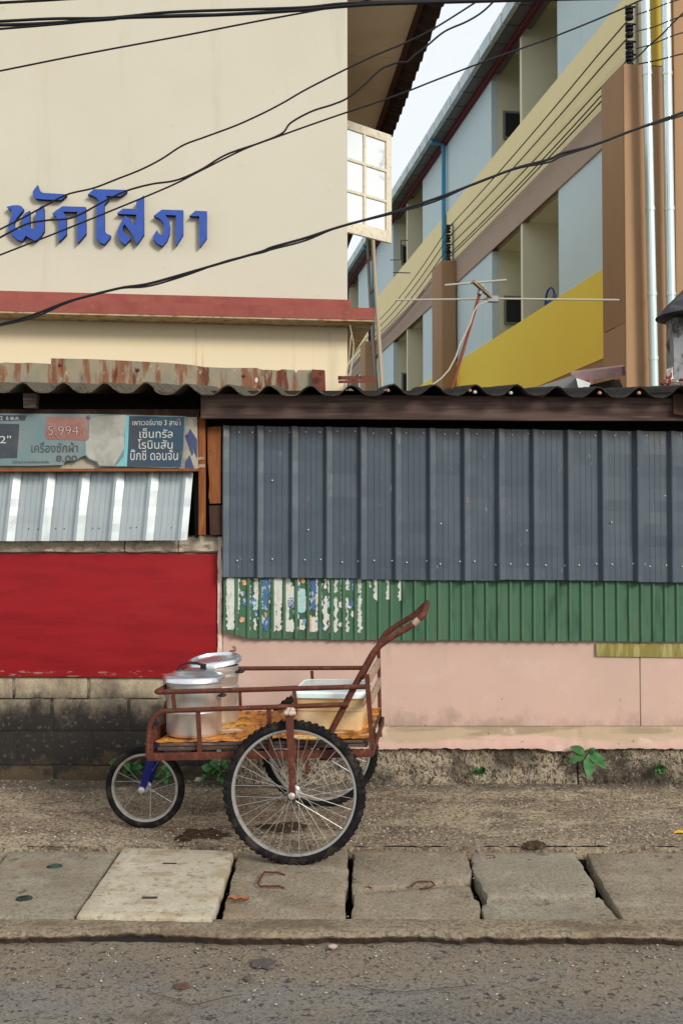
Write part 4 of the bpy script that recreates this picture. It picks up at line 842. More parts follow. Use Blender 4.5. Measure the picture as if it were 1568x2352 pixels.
# solid bays: blue walls behind the parapet plane
DR = 2.3
def floor_(z0, z1, zc, up):
    for k in range(NB):
        s = k*PB
        a0 = s if k else .02
        part('wall_panel', abx(MB(), a0, s+o1, T0+.03, T0+.15, z0, z1), m_blw, ab)
        part('wall_panel', abx(MB(), s+o3, s+PB-.004, T0+.03, T0+.15, z0, z1), m_blw, ab)
        part('divider_wall', abx(MB(), s+o2-.05, s+o2+.05, T0+.03, T0+DR, z0, zc), m_rec, ab)
        part('recess_wall', abx(MB(), s+o3+.002, s+o3+.12, T0+.152, T0+DR, z0, zc), m_rec, ab)
        part('recess_wall', abx(MB(), s+o1-.12, s+o1-.002, T0+.152, T0+DR, z0, zc), m_rec, ab)
        part('back_wall', abx(MB(), s+o1+.002, s+o3, T0+DR+.002, T0+DR+.12, z0, zc), m_rec, ab)
        part('balcony_floor', abx(MB(), s+.02, s+PB-.02, T0+.16, T0+DR, z0-.12, z0), m_rec, ab)
        part('ceiling', abx(MB(), s+.02, s+PB-.02, T0+.152, T0+DR, zc+.002, zc+.10), m_rec, ab)
        wz = z0 + (1.55 if up else 1.45)
        for sx, wd_ in ((s+o3-.02, .5), (s+o2-.07-.002, .55)):
            w = part('window', abx(MB(), sx-.03, sx, T0+.24+.55*(sx < s+o3-.5), T0+.24+wd_+.3+.55*(sx < s+o3-.5), wz, wz+.52), m_alu, ab)
            part('pane', abx(MB(), sx-.034, sx-.028, T0+.28+.55*(sx < s+o3-.5), T0+.20+wd_+.3+.55*(sx < s+o3-.5), wz+.04, wz+.48), m_glassd, w)
floor_(zL1-1.15, zB0, zB0, False); floor_(zU1-1.15, zE-.02, zC3, True)
for k in range(NB):
    s = k*PB; e = s+PB-.004
    part('parapet', abx(MB(), s+.0, e, T0, T0+.028, zU0, zU1), m_pyel, ab)
    part('parapet_core', abx(MB(), s+.0, e, T0+.151, T0+.20, zU0, zU1-.01), m_pyel, ab)
    part('floor_beam', abx(MB(), s+.0, e, T0+.002, T0+.028, zB0-.004, zU0-.002), m_beam, ab)
    part('parapet', abx(MB(), s+.0, e, T0, T0+.028, zL0, zL1), m_yel, ab)
    part('floor_beam', abx(MB(), s+.0, e, T0+.010, T0+.028, zL0-.55, zL0-.002), m_tan, ab)
    part('wall_panel', abx(MB(), s+.0, e, T0+.03, T0+.15, -.3, zL1-1.16), m_tan, ab)
    w = [.62, .80, .80, .80, .80][k]
    zp = [az(1428,148,0), az(1013,598,0)][min(k,1)]
    zj = az(1433,742,0)
    part('pillar', abx(MB(), s, s+w, 0, T0-.003, -.3, zj-.005), m_tan, ab, bevel=.006); part('pillar', abx(MB(), s, s+w, 0, T0-.003, zj+.005, zp), m_tan, ab, bevel=.006); part('pillar_core', abx(MB(), s+.02, s+w-.02, .02, T0-.01, zj-.006, zj+.006), m_fascia, ab)
# end pillar widening to the right, front end wall with its own bands
part('corner_pier', abx(MB(), -.02, .30, .006, .62, -.3, zp_ := az(1428,148,0)-.004), m_tan, ab)
part('end_wall', abx(MB(), .02, .14, .63, 9, -.3, zE), m_blw, ab)
part('end_wall', abx(MB(), .02, .14, T0+.002, .629, zp_, zE), m_blw, ab)
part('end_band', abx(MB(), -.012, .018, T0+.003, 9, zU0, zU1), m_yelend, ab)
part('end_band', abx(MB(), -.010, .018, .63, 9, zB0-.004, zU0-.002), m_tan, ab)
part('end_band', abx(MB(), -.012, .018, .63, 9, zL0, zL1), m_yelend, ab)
part('end_band', abx(MB(), -.010, .018, .63, 9, zL0-.5, zL0-.002), m_tan, ab)
part('side_column', abx(MB(), -.05, .018, .64, .90, -.3, zE), m_tan, ab, bevel=.02)
part('rear_wall', abx(MB(), 0, SE, 8.9, 9, -.3, zE), m_blw, ab); part('far_wall', abx(MB(), SE, SE+.12, T0, 9, -.3, zE), m_blw, ab)
# roof edge
def roof_edge():
    part('eave_underside', abx(MB(), -.6, SE+.4, TG+.11, T0+.2, zE-.20, zE-.18), m_rooff, ab)
    part('trim_strip', abx(MB(), -.6, SE+.4, T0-.05, T0+.02, zE-.32, zE-.205), m_redline, ab)
    part('eave_board', abx(MB(), -.6, SE+.4, TG+.055, TG+.075, zE-.19, zE-.05), m_rooff, ab)
    part('roof', MB().hexa([ap(-.6,TG+.05,zE-.01),ap(-.6,4.6,zE+1.3),ap(SE+.4,4.6,zE+1.3),ap(SE+.4,TG+.05,zE-.01),ap(-.6,TG+.05,zE+.02),ap(-.6,4.6,zE+1.34),ap(SE+.4,4.6,zE+1.34),ap(SE+.4,TG+.05,zE+.02)]), m_rooff, ab)
    src = None; n = int((SE+.9)/.62)
    for i in range(n):
        s = -.6 + i*.62
        part('gutter_panel', abx(MB(), s, s+.575, TG, TG+.09, zE-.23, zE), m_gutter, ab)
        part('soffit_panel', abx(MB(), s, s+.585, TG+.11, T0-.055, zE-.225, zE-.202), m_rooff, ab)
roof_edge()
# down pipes on the facade (blue) and vertical cable racks
for s in (as_(1018,T0-.05,400), as_(856,T0-.05,600)):
    p = MB().tube([ap(s,TG+.05,zE-.10), ap(s,TG+.05,zE-.30), ap(s,T0-.05,zE-.33), ap(s,T0-.05,zL0)], .045, 10)
    tag(part('rain_pipe', p, m_bpipe, None, True), 'light blue rain pipe down the facade %s' % ('above the second pillar' if s < 12 else 'farther back, seen beside the window corner'), 'pipe')
def pipe(px0, px1, r, dt, lab, cat='pipe'):
    s = -.05-dt; a = hit(px0, 10, ap(s,0,0), dv); b = hit(px1, 800, ap(s,0,0), dv); d = (b-a)/(a.z-b.z)
    top, bot = a - d*2.2, b + d*(b.z + .2)
    t = thing('galvanised_pipe', lab, cat, bot); part('pipe', MB().tube([bot, top], r, 20), m_pipe, t, True)
    rg = []
    for py in (170, 480, 675, 823):
        q = a + d*(a.z - hit(px0, py, ap(s,0,0), dv).z); part('collar', MB().tube([q - UP*.02, q + UP*.02], r+.006, 20), m_pipe, t, True)
pipe(1481, 1499, .053, .12, 'shiny galvanised pipe running down the corner pier, nearer the pillar face'); pipe(1528, 1541, .057, .12, 'shiny galvanised pipe right of the corner pier, close to the yellow end band')
# insulator racks and wires
def rack(s, zs, lab):
    t = thing('insulator_rack', lab, 'insulator', ap(s,T0-.02,zs[-1]-.1))
    part('back_bar', abx(MB(), s-.02, s+.02, T0-.03, T0-.003, zs[-1]-.12, zs[0]+.14), m_alu, t)
    for z in zs:
        c = ap(s, T0-.11, z); part('spool', MB().lathe([(.015,-.075),(.05,-.07),(.052,-.035),(.026,-.025),(.026,-.005),(.052,.005),(.052,.025),(.026,.035),(.05,.05),(.05,.075),(.015,.08)], c, seg=12), m_blackp, t, True)
        part('clamp', MB().tube([ap(s,T0-.03,z+.09), ap(s,T0-.16,z+.09)], .012, 6), m_blackp, t)
s1_ = as_(1446,T0-.1,100)
R1 = [az(1440,y,T0-.1) for y in (38,78,118,148)]
rack(s1_, R1, 'stack of black spool insulators by the near pillar top'); s2_ = as_(1030,T0-.1,560)
R2 = [az(1030,y,T0-.1) for y in (527,549,571,590)]
rack(s2_, R2, 'stack of black spool insulators above the second pillar'); s3_ = as_(850,T0-.1,780)
R3 = [R2[0]-.30, R2[1]-.28, R2[2]-.25, R2[3]-.25]
rack(s3_, R3, 'small insulator stack at the third pillar beside the mast')
ws1 = [az(1382,y,T0-.12) for y in (119,156,202,221,234)]
for i in range(5):
    z1 = ws1[i]; j = min(i,3); zz2 = R2[j] - (.06 if i == 4 else 0); zz3 = R3[j] - (.06 if i == 4 else 0); pts = []
    s_a = as_(1382,T0-.12,200); sl = (R1[j]-z1)/(s_a-s1_) if i < 2 else 0
    for q in range(-1, 21):
        u = q/20; s = s1_ + (s2_-s1_)*u if q >= 0 else s1_
        f = (s - s_a)/(s2_-s_a); z = z1 + (zz2-z1)*f - .10*4*max(f,0)*(1-f)*.5
        pts.append(ap(s, T0-.14, z))
    for q in range(1, 13): u = q/12; pts.append(ap(s2_ + (s3_-s2_)*u, T0-.14, zz2 + (zz3-zz2)*u - .18*4*u*(1-u)))
    for q in range(1, 9): u = q/8; pts.append(ap(s3_ + (12)*u, T0-.14, zz3 - .35*u))
    tag(part('facade_wire', MB().tube(pts[1:], .010, 5), m_wire, None, True), ['topmost','second from top','middle','fourth from top','lowest'][i] + ' of the five wires strung along the yellow facade band', 'wire', 'wires along the facade')
# blue chair on the lower balcony
def chair():
    zf = zL1 - 1.15; sc = (o1+o2)/2 - .35; t = thing('plastic_chair', 'bright blue plastic chair back showing over the yellow balcony parapet', 'chair', ap(sc, T0+.5, zf))
    s0 = as_(1262,T0+.35,690); z0 = az(1262,700,T0+.35); zt2 = az(1262,662,T0+.35)
    m = M('blue_plastic', (.015,.06,.30), .4)
    P = lambda a, b, z: ap(s0 + a, T0 + .35 + b, z)
    arch = [P(.20*math.cos(q), 0, z0-.05 + (zt2-z0+.05)*math.sin(q)**.6 if math.sin(q) > 0 else z0-.05) for q in lin(0, math.pi, 13)]
    part('backrest_rim', MB().tube(arch, .016, 6), m, t, True)
    part('back_band', MB().hexa([P(-.16,-.008,z0+.02),P(.16,-.008,z0+.02),P(.16,.008,z0+.02),P(-.16,.008,z0+.02),P(-.17,-.008,z0+.08),P(.17,-.008,z0+.08),P(.17,.008,z0+.08),P(-.17,.008,z0+.08)]), m, t)
    zs_ = zf + .42; part('seat', MB().hexa([P(-.22,-.02,zs_),P(.22,-.02,zs_),P(.22,.42,zs_),P(-.22,.42,zs_),P(-.22,-.02,zs_+.03),P(.22,-.02,zs_+.03),P(.22,.42,zs_+.03),P(-.22,.42,zs_+.03)]), m, t)
    for a in (-.2, .2):
        part('upright', MB().tube([P(a,0,zs_), P(a,0,z0-.05)], .016, 6), m, t)
        for b in (0, .4): part('leg', MB().tube([P(a,b,zf), P(a,b,zs_)], .018, 6), m, t)
    part('hanging_cloth', MB().grid(lambda u, v: P(-.30+.16*u, -.02+.02*math.sin(u*9), z0-.05+.16*v), lin(0,1,8), lin(0,1,5), (0,.004,0)), M('grey_violet_cloth', (.16,.15,.24), .9), t, True)
chair()
# tv antenna above the shed roof
YA = 6.9
an = thing('tv_antenna', 'old television antenna with two long rods on a rusty pole above the shed roof', 'antenna', at(1033,905,YA))
part('pole', MB().tube([at(1031,915,YA), at(1104,664,YA)], .011, 8), M('red_brown_pole', (.22,.055,.035), .6), an, True)
b0, b1_ = at(1086,646,YA-.10), at(1137,691,YA+.1)
ax_ = (b1_-b0).normalized(); sd = ax_.cross(UP).normalized()*.011; ud = ax_.cross(sd).normalized()*.011
part('boom', MB().hexa([b0-sd-ud,b0+sd-ud,b0+sd+ud,b0-sd+ud,b1_-sd-ud,b1_+sd-ud,b1_+sd+ud,b1_-sd+ud]), M('boom_wood', (.30,.22,.14), .8), an)
part('rod', MB().tube([at(1021,655,YA-.08), at(1162,643,YA-.08)], .007, 6), m_antenna, an, True); part('rod', MB().tube([at(908,689,YA+.09), at(1100,687,YA+.09), at(1138,686,YA+.09), at(1421,689,YA+.09)], .0065, 6), m_antenna, an, True)
part('rod_clamp', MB().box(at(1118,692,YA+.05)-Vector((0,0,0)), at(1142,682,YA+.09)), m_alu, an); part('u_bolt', MB().tube([at(1098,664,YA-.03), at(1106,652,YA-.03), at(1112,664,YA-.03)], .005, 6), m_antenna, an)
part('mast_clamp', MB().tube([at(1100,676,YA-.012), at(1103,665,YA-.012)], .018, 8), m_alu, an)
tag(part('antenna_cable', MB().tube([at(x,y,YA-.03) for x,y in ((1120,692),(1107,697),(1096,702),(1087,716),(1080,740),(1070,762),(1056,790),(1046,820),(1030,850),(1012,870),(995,882),(984,890))], .0055, 6), m_cable_w, None, True), 'dirty white cable drooping from the antenna to the shed roof', 'cable')
# things beyond the roof on the right
YQ = 8.2
gt = thing('brown_gutter', 'mauve brown metal trough with two tabs, above the shed roof at right', 'gutter', at(1370,880,YQ))
part('trough', MB().hexa([at(1310,857,YQ),at(1318,877,YQ),at(1433,862,YQ),at(1428,842,YQ),at(1312,852,YQ+.2),at(1318,872,YQ+.2),at(1437,857,YQ+.2),at(1433,838,YQ+.2)]), M('mauve_metal', (.27,.16,.155), .5, layers=[dict(c=(.34,.23,.21), s=8, lo=.4, hi=.7)]), gt)
part('end_cap', MB().hexa([at(1427,843,YQ-.006),at(1429,863,YQ-.006),at(1436,861,YQ-.006),at(1434,841,YQ-.006),at(1429,839,YQ+.2),at(1431,858,YQ+.2),at(1438,857,YQ+.2),at(1436,838,YQ+.2)]), M('dark_mauve', (.13,.06,.08), .5), gt)
for x, y in ((1357,874),(1439-25+1,864)): part('tab', pq([(x-4,y-6),(x+4,y-7),(x+4,y+8),(x-4,y+8)], YQ-.02, .01), M('tab_%d' % x, (.36,.17,.15), .6), gt)
tag(part('white_bracket', MB().hexa([at(1322,868,YQ-.1),at(1356,880,YQ-.1),at(1350,892,YQ-.1),at(1327,890,YQ-.1),at(1322,868,YQ),at(1356,880,YQ),at(1350,892,YQ),at(1327,890,YQ)]).tube([at(1342,888,YQ-.05), at(1342,915,YQ-.05)], .03, 10), M('white_plastic', (.75,.78,.75), .5), None), 'white plastic pipe fitting below the mauve trough', 'pipe fitting')
tag(part('grey_roof_sheet', MB().hexa([at(1236,888,YQ),at(1316,862,YQ),at(1340,905,YQ),at(1236,905,YQ),at(1240,886,YQ+.8),at(1320,862,YQ+.8),at(1344,900,YQ+.8),at(1240,900,YQ+.8)]), M('sheet_grey', (.20,.20,.19), .7), None), 'sloping dull grey sheet behind the shed roof under the yellow parapet', 'roof sheet')
tag(part('hollow_shade', MB().hexa([at(1330,890,YQ+.3),at(1420,868,YQ+.3),at(1436,905,YQ+.3),at(1330,905,YQ+.3),at(1330,890,YQ+.6),at(1420,868,YQ+.6),at(1436,905,YQ+.6),at(1330,905,YQ+.6)]), m_shadow, None), 'black block painted as the shaded hollow below the mauve trough', 'roof void')  # solid black block stands in for the shade of the hollow
# capped vent post at the right edge
YV = 7.6
vp = thing('capped_post', 'plastered post under a dark pointed cap at the right edge above the roof', 'post', at(1555,905,YV))
part('shaft', MB().grid(lambda u, z: at(1543 + 44*u, 730 + 175*z, YV + (.04 if u in (0,1) else 0)) + Vector((.004*fbm(z*9, u*4, 2), .008*fbm(u*5, z*9, 1), 0)), [0,.06,.3,.55,.8,.94,1], lin(0,1,24), (0,.15,0)), M('grey_plaster', (.27,.275,.29), .9, layers=[dict(c=(.06,.045,.04), s=(7,7,5), lo=.50, hi=.60, a=.9), dict(c=(.25,.25,.26), s=14, lo=.5, hi=.7)], bump=[(40,.6,.01)]), vp, True)
ct = at(1590,640,YV+.1); mb = MB(); n = 20
mb.lathe([(.003,.24),(.06,.20),(.28,-.02),(.30,-.05),(.28,-.055),(.05,-.03)], at(1596,714,YV+.05), seg=28); part('cap', mb, M('slate_cap', (.06,.06,.065), .8, layers=[dict(c=(.11,.11,.115), s=14, lo=.45, hi=.65)], bump=[(40,.5,.008)]), vp, True)
tag(part('rubble_heap', stones(60, lambda: (lambda p: (p.x, p.y, p.z))(at(rnd.uniform(1518,1575), rnd.uniform(872,892), YV-.15)), .012, .035), M('red_debris', (.22,.07,.05), .9, layers=[dict(c=(.6,.58,.52), s=16, lo=.5, hi=.58)]), None), 'small heap of red and white debris at the foot of the capped post', 'debris')
c = at(1538,855,YV-.2); tag(part('rag', MB().grid(lambda u, v: at(1530+14*u+4*v, 848+32*v-6*u, YV-.16) + Vector((0,.02*math.sin(u*6+v*3),0)), lin(0,1,8), lin(0,1,8), (0,.004,0)), M('red_white_rag', (.45,.07,.05), .8, layers=[dict(c=(.7,.68,.64), s=(20,20,14), lo=.48, hi=.52)]), None, True), 'crumpled red and white scrap beside the capped post', 'scrap')
# wall conduit lines of the far recess (thin dark pipes)
mb = MB()
for q in ([(936,552),(920,552),(920,597),(896,597)], [(902,626),(942,627)]): mb.tube([at(x, y, 11.3) for x, y in q], .006, 5)
tag(part('thin_conduit', mb, m_wire, None), 'thin dark bent conduit below the open window corner', 'conduit')

# ------------------------------------------------------------------ overhead cables near the street
def spline(pts, n=8):
    out = []
    P = [Vector(p) for p in pts]; P = [P[0]*2-P[1]] + P + [P[-1]*2-P[-2]]
    for i in range(1, len(P)-2):
        for k in range(n):
            t = k/n; a, b, c, d = P[i-1], P[i], P[i+1], P[i+2]
            out.append(.5*((2*b) + (c-a)*t + (2*a-5*b+4*c-d)*t*t + (3*b-a-3*c+d)*t**3))
    out.append(P[-2]); return out
def cable(pts, r, lab, Y=5.6, Y2=None, grp='overhead cables'):
    n = len(pts); P = [at(x, y, Y + ((Y2 or Y)-Y)*(x/1568)) for x, y in pts]
    e0 = P[0] + (P[0]-P[1]).normalized()*3; e1 = P[-1] + (P[-1]-P[-2]).normalized()*3
    tag(part('overhead_cable', MB().tube([e0]+spline(P)+[e1], r, 7), m_blackp, None, True), lab, 'cable', grp)
cable([(-20,50),(120,43),(250,41),(390,28),(560,22),(700,17),(794,8),(960,3),(1180,-3),(1560,-16)], .0085, 'uppermost twisted black cable crossing the top of the cream wall')
cable([(-20,58),(100,54),(250,44),(290,40),(500,34),(680,24),(794,14),(900,8),(1200,0),(1560,-11)], .0100, 'thick black cable just under the uppermost one at the top of the cream wall')
cable([(-20,68),(80,60),(170,52),(260,42),(420,34),(560,31),(760,17),(880,10),(1100,3),(1560,-6)], .0065, 'thin lowest strand of the cable bundle along the top')
cable([(-20,7),(60,3),(130,-1),(300,-12)], .008, 'black cable clipping the top left corner')
cable([(-20,167),(200,123),(420,82),(600,47),(720,25),(794,11),(900,-12)], .0052, 'single straight cable rising steeply below the top bundle')
cable([(-20,535),(0,527),(52,501),(102,474),(154,447),(215,432),(270,411),(323,390),(370,366),(420,334),(470,315),(540,289),(600,262),(650,236),(700,207),(764,174),(850,132),(933,97),(995,66),(1092,5),(1130,-20)], .0052, 'upper of the three wires crossing the blue letters')
cable([(-20,556),(0,546),(61,515),(110,506),(169,499),(246,459),(292,438),(348,423),(405,414),(461,390),(520,355),(600,327),(648,306),(668,282),(715,256),(764,240),(798,225),(835,195),(872,161),(900,148),(918,143),(935,142),(950,128),(980,105),(1021,72),(1072,49),(1110,25),(1150,-14)], .0056, 'wavy middle wire crossing the blue letters')
cable([(-20,595),(0,586),(130,535),(256,484),(390,428),(461,392),(560,343),(640,313),(764,269),(908,220),(1000,184),(1113,141),(1269,85),(1400,32),(1471,0),(1560,-40)], .0050, 'lowest of the three wires crossing the blue letters, straight to the right')
D_ = [(-20,749),(0,745),(80,722),(150,695),(215,677),(280,661),(340,652),(420,630),(520,601),(600,578),(625,568),(700,547),(780,521),(900,488),(1000,456),(1100,418),(1185,386),(1260,366),(1290,352),(1360,334),(1440,304),(1500,282),(1568,258),(1600,247)]
cable(D_, .0075, 'long thick black cable sagging across from the red ledge to the right pipes')
cable([(x, y + 4*math.sin(x*.021) + 2.5) for x, y in D_], .0055, 'thinner cable twisted round the long sagging one')
for q, r, lab in (([(1460,34),(1490,24),(1530,8),(1580,-8)], .007, 'uppermost short service wire from the near insulators'), ([(1460,72),(1500,62),(1540,46),(1590,28)], .007, 'second short service wire from the near insulators'), ([(1460,112),(1500,100),(1550,80),(1600,66)], .007, 'third short service wire from the near insulators'), ([(1466,147),(1510,138),(1560,125),(1600,116)], .008, 'lowest short service wire from the near insulators'), ([(1450,139),(1468,126),(1488,106),(1518,80),(1545,52),(1580,18)], .010, 'thick black service cable rising steeply from the near insulators')):
    cable(q, r, lab, 11.5, 10.8, 'service wires at the near insulators') if False else tag(part('service_wire', MB().tube(spline([at(x, y, 11.35) for x, y in q]), r, 6), m_blackp, None, True), lab, 'wire', 'service wires at the near insulators')
# ------------------------------------------------------------------ handcart
YAW = -R(5.93)
CO = Vector((-.18, 5.18, 0))
lx, ly = Vector((math.cos(YAW), math.sin(YAW), 0)), Vector((-math.sin(YAW), math.cos(YAW), 0))
def cl(px, py, w):      # picture point on the cart's plane at width w -> cart's own frame
    p = hit(px, py, CO + ly*w, ly) - CO
    return Vector((p.dot(lx), w, p.z))
cart = thing('handcart', 'rusty three wheeled tubular handcart with bicycle wheels, standing on the drain covers', 'handcart', CO)
cart.rotation_euler = (0, 0, YAW); ORG[cart.name] = Vector((0,0,0))
def cp(name, mb, m, smooth=True, parent=cart, **k): return part(name, mb, m, parent, smooth, **k)
NW, FW, TR = -.43, .43, .012
Wn = -.50; Wf = .51
def wheel(c, Rr, tr, nsp, w_hub, knobs, camber=0, mounts=True, spokes=None):
    c = Vector(c); rimR = Rr - tr*1.75
    prof = [(rimR-.012,-.012),(rimR+.004,-.013),(rimR+.004,-.008),(rimR-.006,0),(rimR+.004,.008),(rimR+.004,.013),(rimR-.012,.012),(rimR-.016,0),(rimR-.012,-.012)]
    T = Matrix.Rotation(camber, 3, 'X')
    w = cp('wheel', MB().lathe(prof, c, 'Y', 64, T), m_rim, label=None, org=c)
    tp_ = [(Rr-tr + tr*math.cos(q), tr*1.0*math.sin(q)) for q in lin(math.pi*1.12-2*math.pi, math.pi*.88, 13)]
    mb = MB().lathe(tp_, c, 'Y', 96, T)
    if knobs:
        n = 62
        for i in range(n):
            q = 2*math.pi*i/n
            for side, da, hh_ in ((-1, 0, .75), (1, math.pi/n, .75), (0, .5*math.pi/n, 0)):
                qq = q + da; th = side*hh_
                rr = Rr - tr + (tr+.002)*math.cos(th); yy = (tr+.002)*math.sin(th)
                rad = Vector((math.cos(qq)*math.cos(th), math.sin(th), math.sin(qq)*math.cos(th))); cen = Vector((math.cos(qq)*rr, yy, math.sin(qq)*rr))
                tan = Vector((-math.sin(qq), 0, math.cos(qq))); ax = rad.cross(tan)
                a, b, h = .0055, (.0062 if side else .005), .0030
                P = [T @ (cen + tan*i1*a + ax*i2*b + rad*i3*h) + c for i3 in (-1, 1) for i1, i2 in ((-1,-1),(1,-1),(1,1),(-1,1))]
                mb.hexa(P)
    cp('tyre', mb, m_tyre, parent=w)
    cp('hub', MB().lathe([(.0,-w_hub-.01),(.010,-w_hub-.01),(.010,-w_hub+.006),(.024,-w_hub+.010),(.024,-w_hub+.014),(.013,-w_hub+.02),(.013,w_hub-.02),(.024,w_hub-.014),(.024,w_hub-.010),(.010,w_hub-.006),(.010,w_hub+.01),(0,w_hub+.01)], c, 'Y', 20, T), m_chrome, parent=w)
    src = None; L0 = None
    for i in range(nsp):
        if spokes and i not in spokes: continue
        side = 1 if i % 2 else -1; q = 2*math.pi*(i+.5)/nsp; qh = q + (.9 if (i//2) % 2 else -.9)
        a = T @ Vector((math.cos(qh)*.022, side*(w_hub-.012), math.sin(qh)*.022)); b = T @ Vector((math.cos(q)*(rimR-.012), side*.003, math.sin(q)*(rimR-.012)))
        d = b - a; L_ = d.length
        if src is None:
            src = bpy.data.meshes.new('spoke'); t = MB().tube([(0,0,0),(0,0,L_)], .0010, 5); src.from_pydata([tuple(v) for v in t.v], [], t.f); src.materials.append(m_chrome)
        o = bpy.data.objects.new('spoke', src); S.collection.objects.link(o); o.parent = w
        o.location = a; o.rotation_euler = d.to_track_quat('Z', 'Y').to_euler(); o.scale = (1,1,1)
    return w
hn = cl(671,1822,Wn); RN = .333; cn = Vector((hn.x, Wn, RN-.002 + .0))
wheel((cl(675,1816,Wn).x, Wn, RN), RN, .022, 36, .05, True)
cf = cl(733,1713,Wf); wheel((cf.x+.0, Wf, RN), RN, .0215, 36, .05, True)
c3 = cl(334,1800,0); R3w = .213; wheel((c3.x, 0, R3w), R3w, .020, 20, .045, False, spokes=(0,1,3,4,7,8,9,12,15,18))
hub_n = Vector((cl(675,1816,Wn).x, Wn, RN)); hub_f = Vector((cf.x, Wf, RN)); hub_3 = Vector((c3.x, 0, R3w))
def bend(pts, r=.04, n=5):  # rounds the corners of a polyline
    P = [Vector(p) for p in pts]; out = [P[0]]
    for i in range(1, len(P)-1):
        a, b, c = P[i-1], P[i], P[i+1]; u, v = (a-b), (c-b); k = min(r, u.length*.45, v.length*.45)
        A, B = b + u.normalized()*k, b + v.normalized()*k
        for j in range(n+1):
            t = j/n; out.append(A*(1-t)**2 + b*2*t*(1-t) + B*t*t)
    out.append(P[-1]); return out
def L(px, py, w=NW): return cl(px, py, w)
# side rails, near side
cp('lower_rail', MB().tube(bend([L(340,1738), L(343,1664), L(366,1634), L(400,1632), L(800,1618)], .035), TR, 10), m_rust)
a = L(357,1590); b = L(846,1577); fa = cl(385,1556,FW); fb = cl(833,1534,FW)
fa = Vector((a.x+.02, FW, a.z+.01))
cp('upper_rail', MB().tube(bend([b, a, Vector((a.x, FW, a.z+.005)), fb], .03), TR, 10), m_rust)
cp('lower_rail', MB().tube(bend([cl(376,1700,FW), cl(380,1620,FW), cl(395,1592,FW), cl(545,1585,FW), cl(850,1572,FW)], .035), TR, 10), m_rust)
for p, q in (((397,1592),(402,1633)), ((675,1583),(680,1626))): cp('rail_post', MB().tube([L(*p), L(*q)], .0115, 4), m_rust, False)
for p, q in (((455,1636),(460,1738)), ((617,1630),(623,1738))): cp('side_post', MB().tube([L(*p), L(*q)], .0135, 4), m_rust, False)
for p, q in (((716,1541),(718,1575)),): cp('rail_post', MB().tube([cl(*p,FW), cl(*q,FW)], .011, 4), m_rust, False)
for p, q in (((551,1585),(553,1652)), ((700,1580),(701,1650))): cp('side_post', MB().tube([cl(*p,FW), cl(*q,FW)], .011, 4), m_rust, False)
cp('back_post', MB().tube([L(842,1549), L(855,1719)], .015, 4), m_rust, False); cp('back_post', MB().tube([cl(869,1490,FW), cl(871,1600,FW), cl(873,1692,FW)], .0135, 4), m_rust, False)
cp('wood_block', MB().box(cl(724,1576,FW+.02)-Vector((0,.03,0)), cl(740,1561,FW+.02)), m_weath, False)
# handle
hN, hF = NW+.03, FW-.03
near = [cl(742,1716,hN), cl(762,1677,hN), cl(819,1567,hN), cl(862,1490,hN), cl(896,1464,hN), cl(945,1437,hN), cl(972,1412,hN)]
endn, endf = near[-1], Vector((near[-1].x+.005, hF, near[-1].z+.01))
far = [Vector((endf.x, hF, endf.z)), Vector((near[-2].x, hF, near[-2].z)), Vector((near[-3].x+.01, hF, near[-3].z)), Vector((near[-4].x, hF, near[-4].z)), Vector((near[-5].x, hF, near[-5].z)), Vector((near[-6].x, hF, near[-6].z)), Vector((near[0].x, hF, near[0].z))]
cp('push_handle', MB().tube(bend(near[:6] + [near[6], far[0]] + far[1:], .04, 6), .0155, 12), m_rust)
cp('grip_wear', MB().tube([near[5].lerp(near[6], .15), near[5].lerp(near[6], .6)], .0160, 12), m_rustlite)
# back slats
for (na, fa_, h) in (((845,1556),(866,1522),.05), ((848,1606),(868,1566),.05)):
    A_, B_2 = cl(*na, NW+.02), cl(*fa_, FW-.01)
    cp('back_slat', MB().hexa([A_+Vector((0,0,-h/2)), A_+Vector((.016,0,-h/2)), A_+Vector((.016,0,h/2)), A_+Vector((0,0,h/2)), B_2+Vector((0,0,-h/2)), B_2+Vector((.016,0,-h/2)), B_2+Vector((.016,0,h/2)), B_2+Vector((0,0,h/2))]), m_weath, False, bevel=.002)
# deck: perimeter angle iron, boards, lino
def dk(x, w, dz=0):    # deck plane sloping down to the front
    return Vector((x, w, zd0 + (x - xd0)*sl + dz))
pA, pB = L(345,1707), L(845,1702-4); xd0, zd0 = pA.x, pA.z; sl = (pB.z-pA.z)/(pB.x-pA.x)
xF, xB = L(340,1720).x, L(854,1700).x
def dbox(mb, x0, x1, w0, w1, z0, z1): return mb.hexa([dk(x0,w0,z0),dk(x1,w0,z0),dk(x1,w1,z0),dk(x0,w1,z0),dk(x0,w0,z1),dk(x1,w0,z1),dk(x1,w1,z1),dk(x0,w1,z1)])
cp('side_angle', dbox(MB(), xF, xB, NW-.012, NW-.004, -.082, -.045), m_rust, False, bevel=.001); cp('side_angle', dbox(MB(), xF, xB, FW+.004, FW+.012, -.082, -.045), m_rust, False, bevel=.001)
cp('end_angle', dbox(MB(), xF-.006, xF+.004, NW, FW, -.082, -.045), m_rust, False); cp('end_angle', dbox(MB(), xB-.004, xB+.006, NW, FW, -.082, -.045), m_rust, False)
for k in range(3): cp('cross_member', dbox(MB(), xF+.2+k*.33, xF+.235+k*.33, NW, FW, -.075, -.05), m_rust, False)
nb = 7; wd2 = (FW-NW-.02)/nb
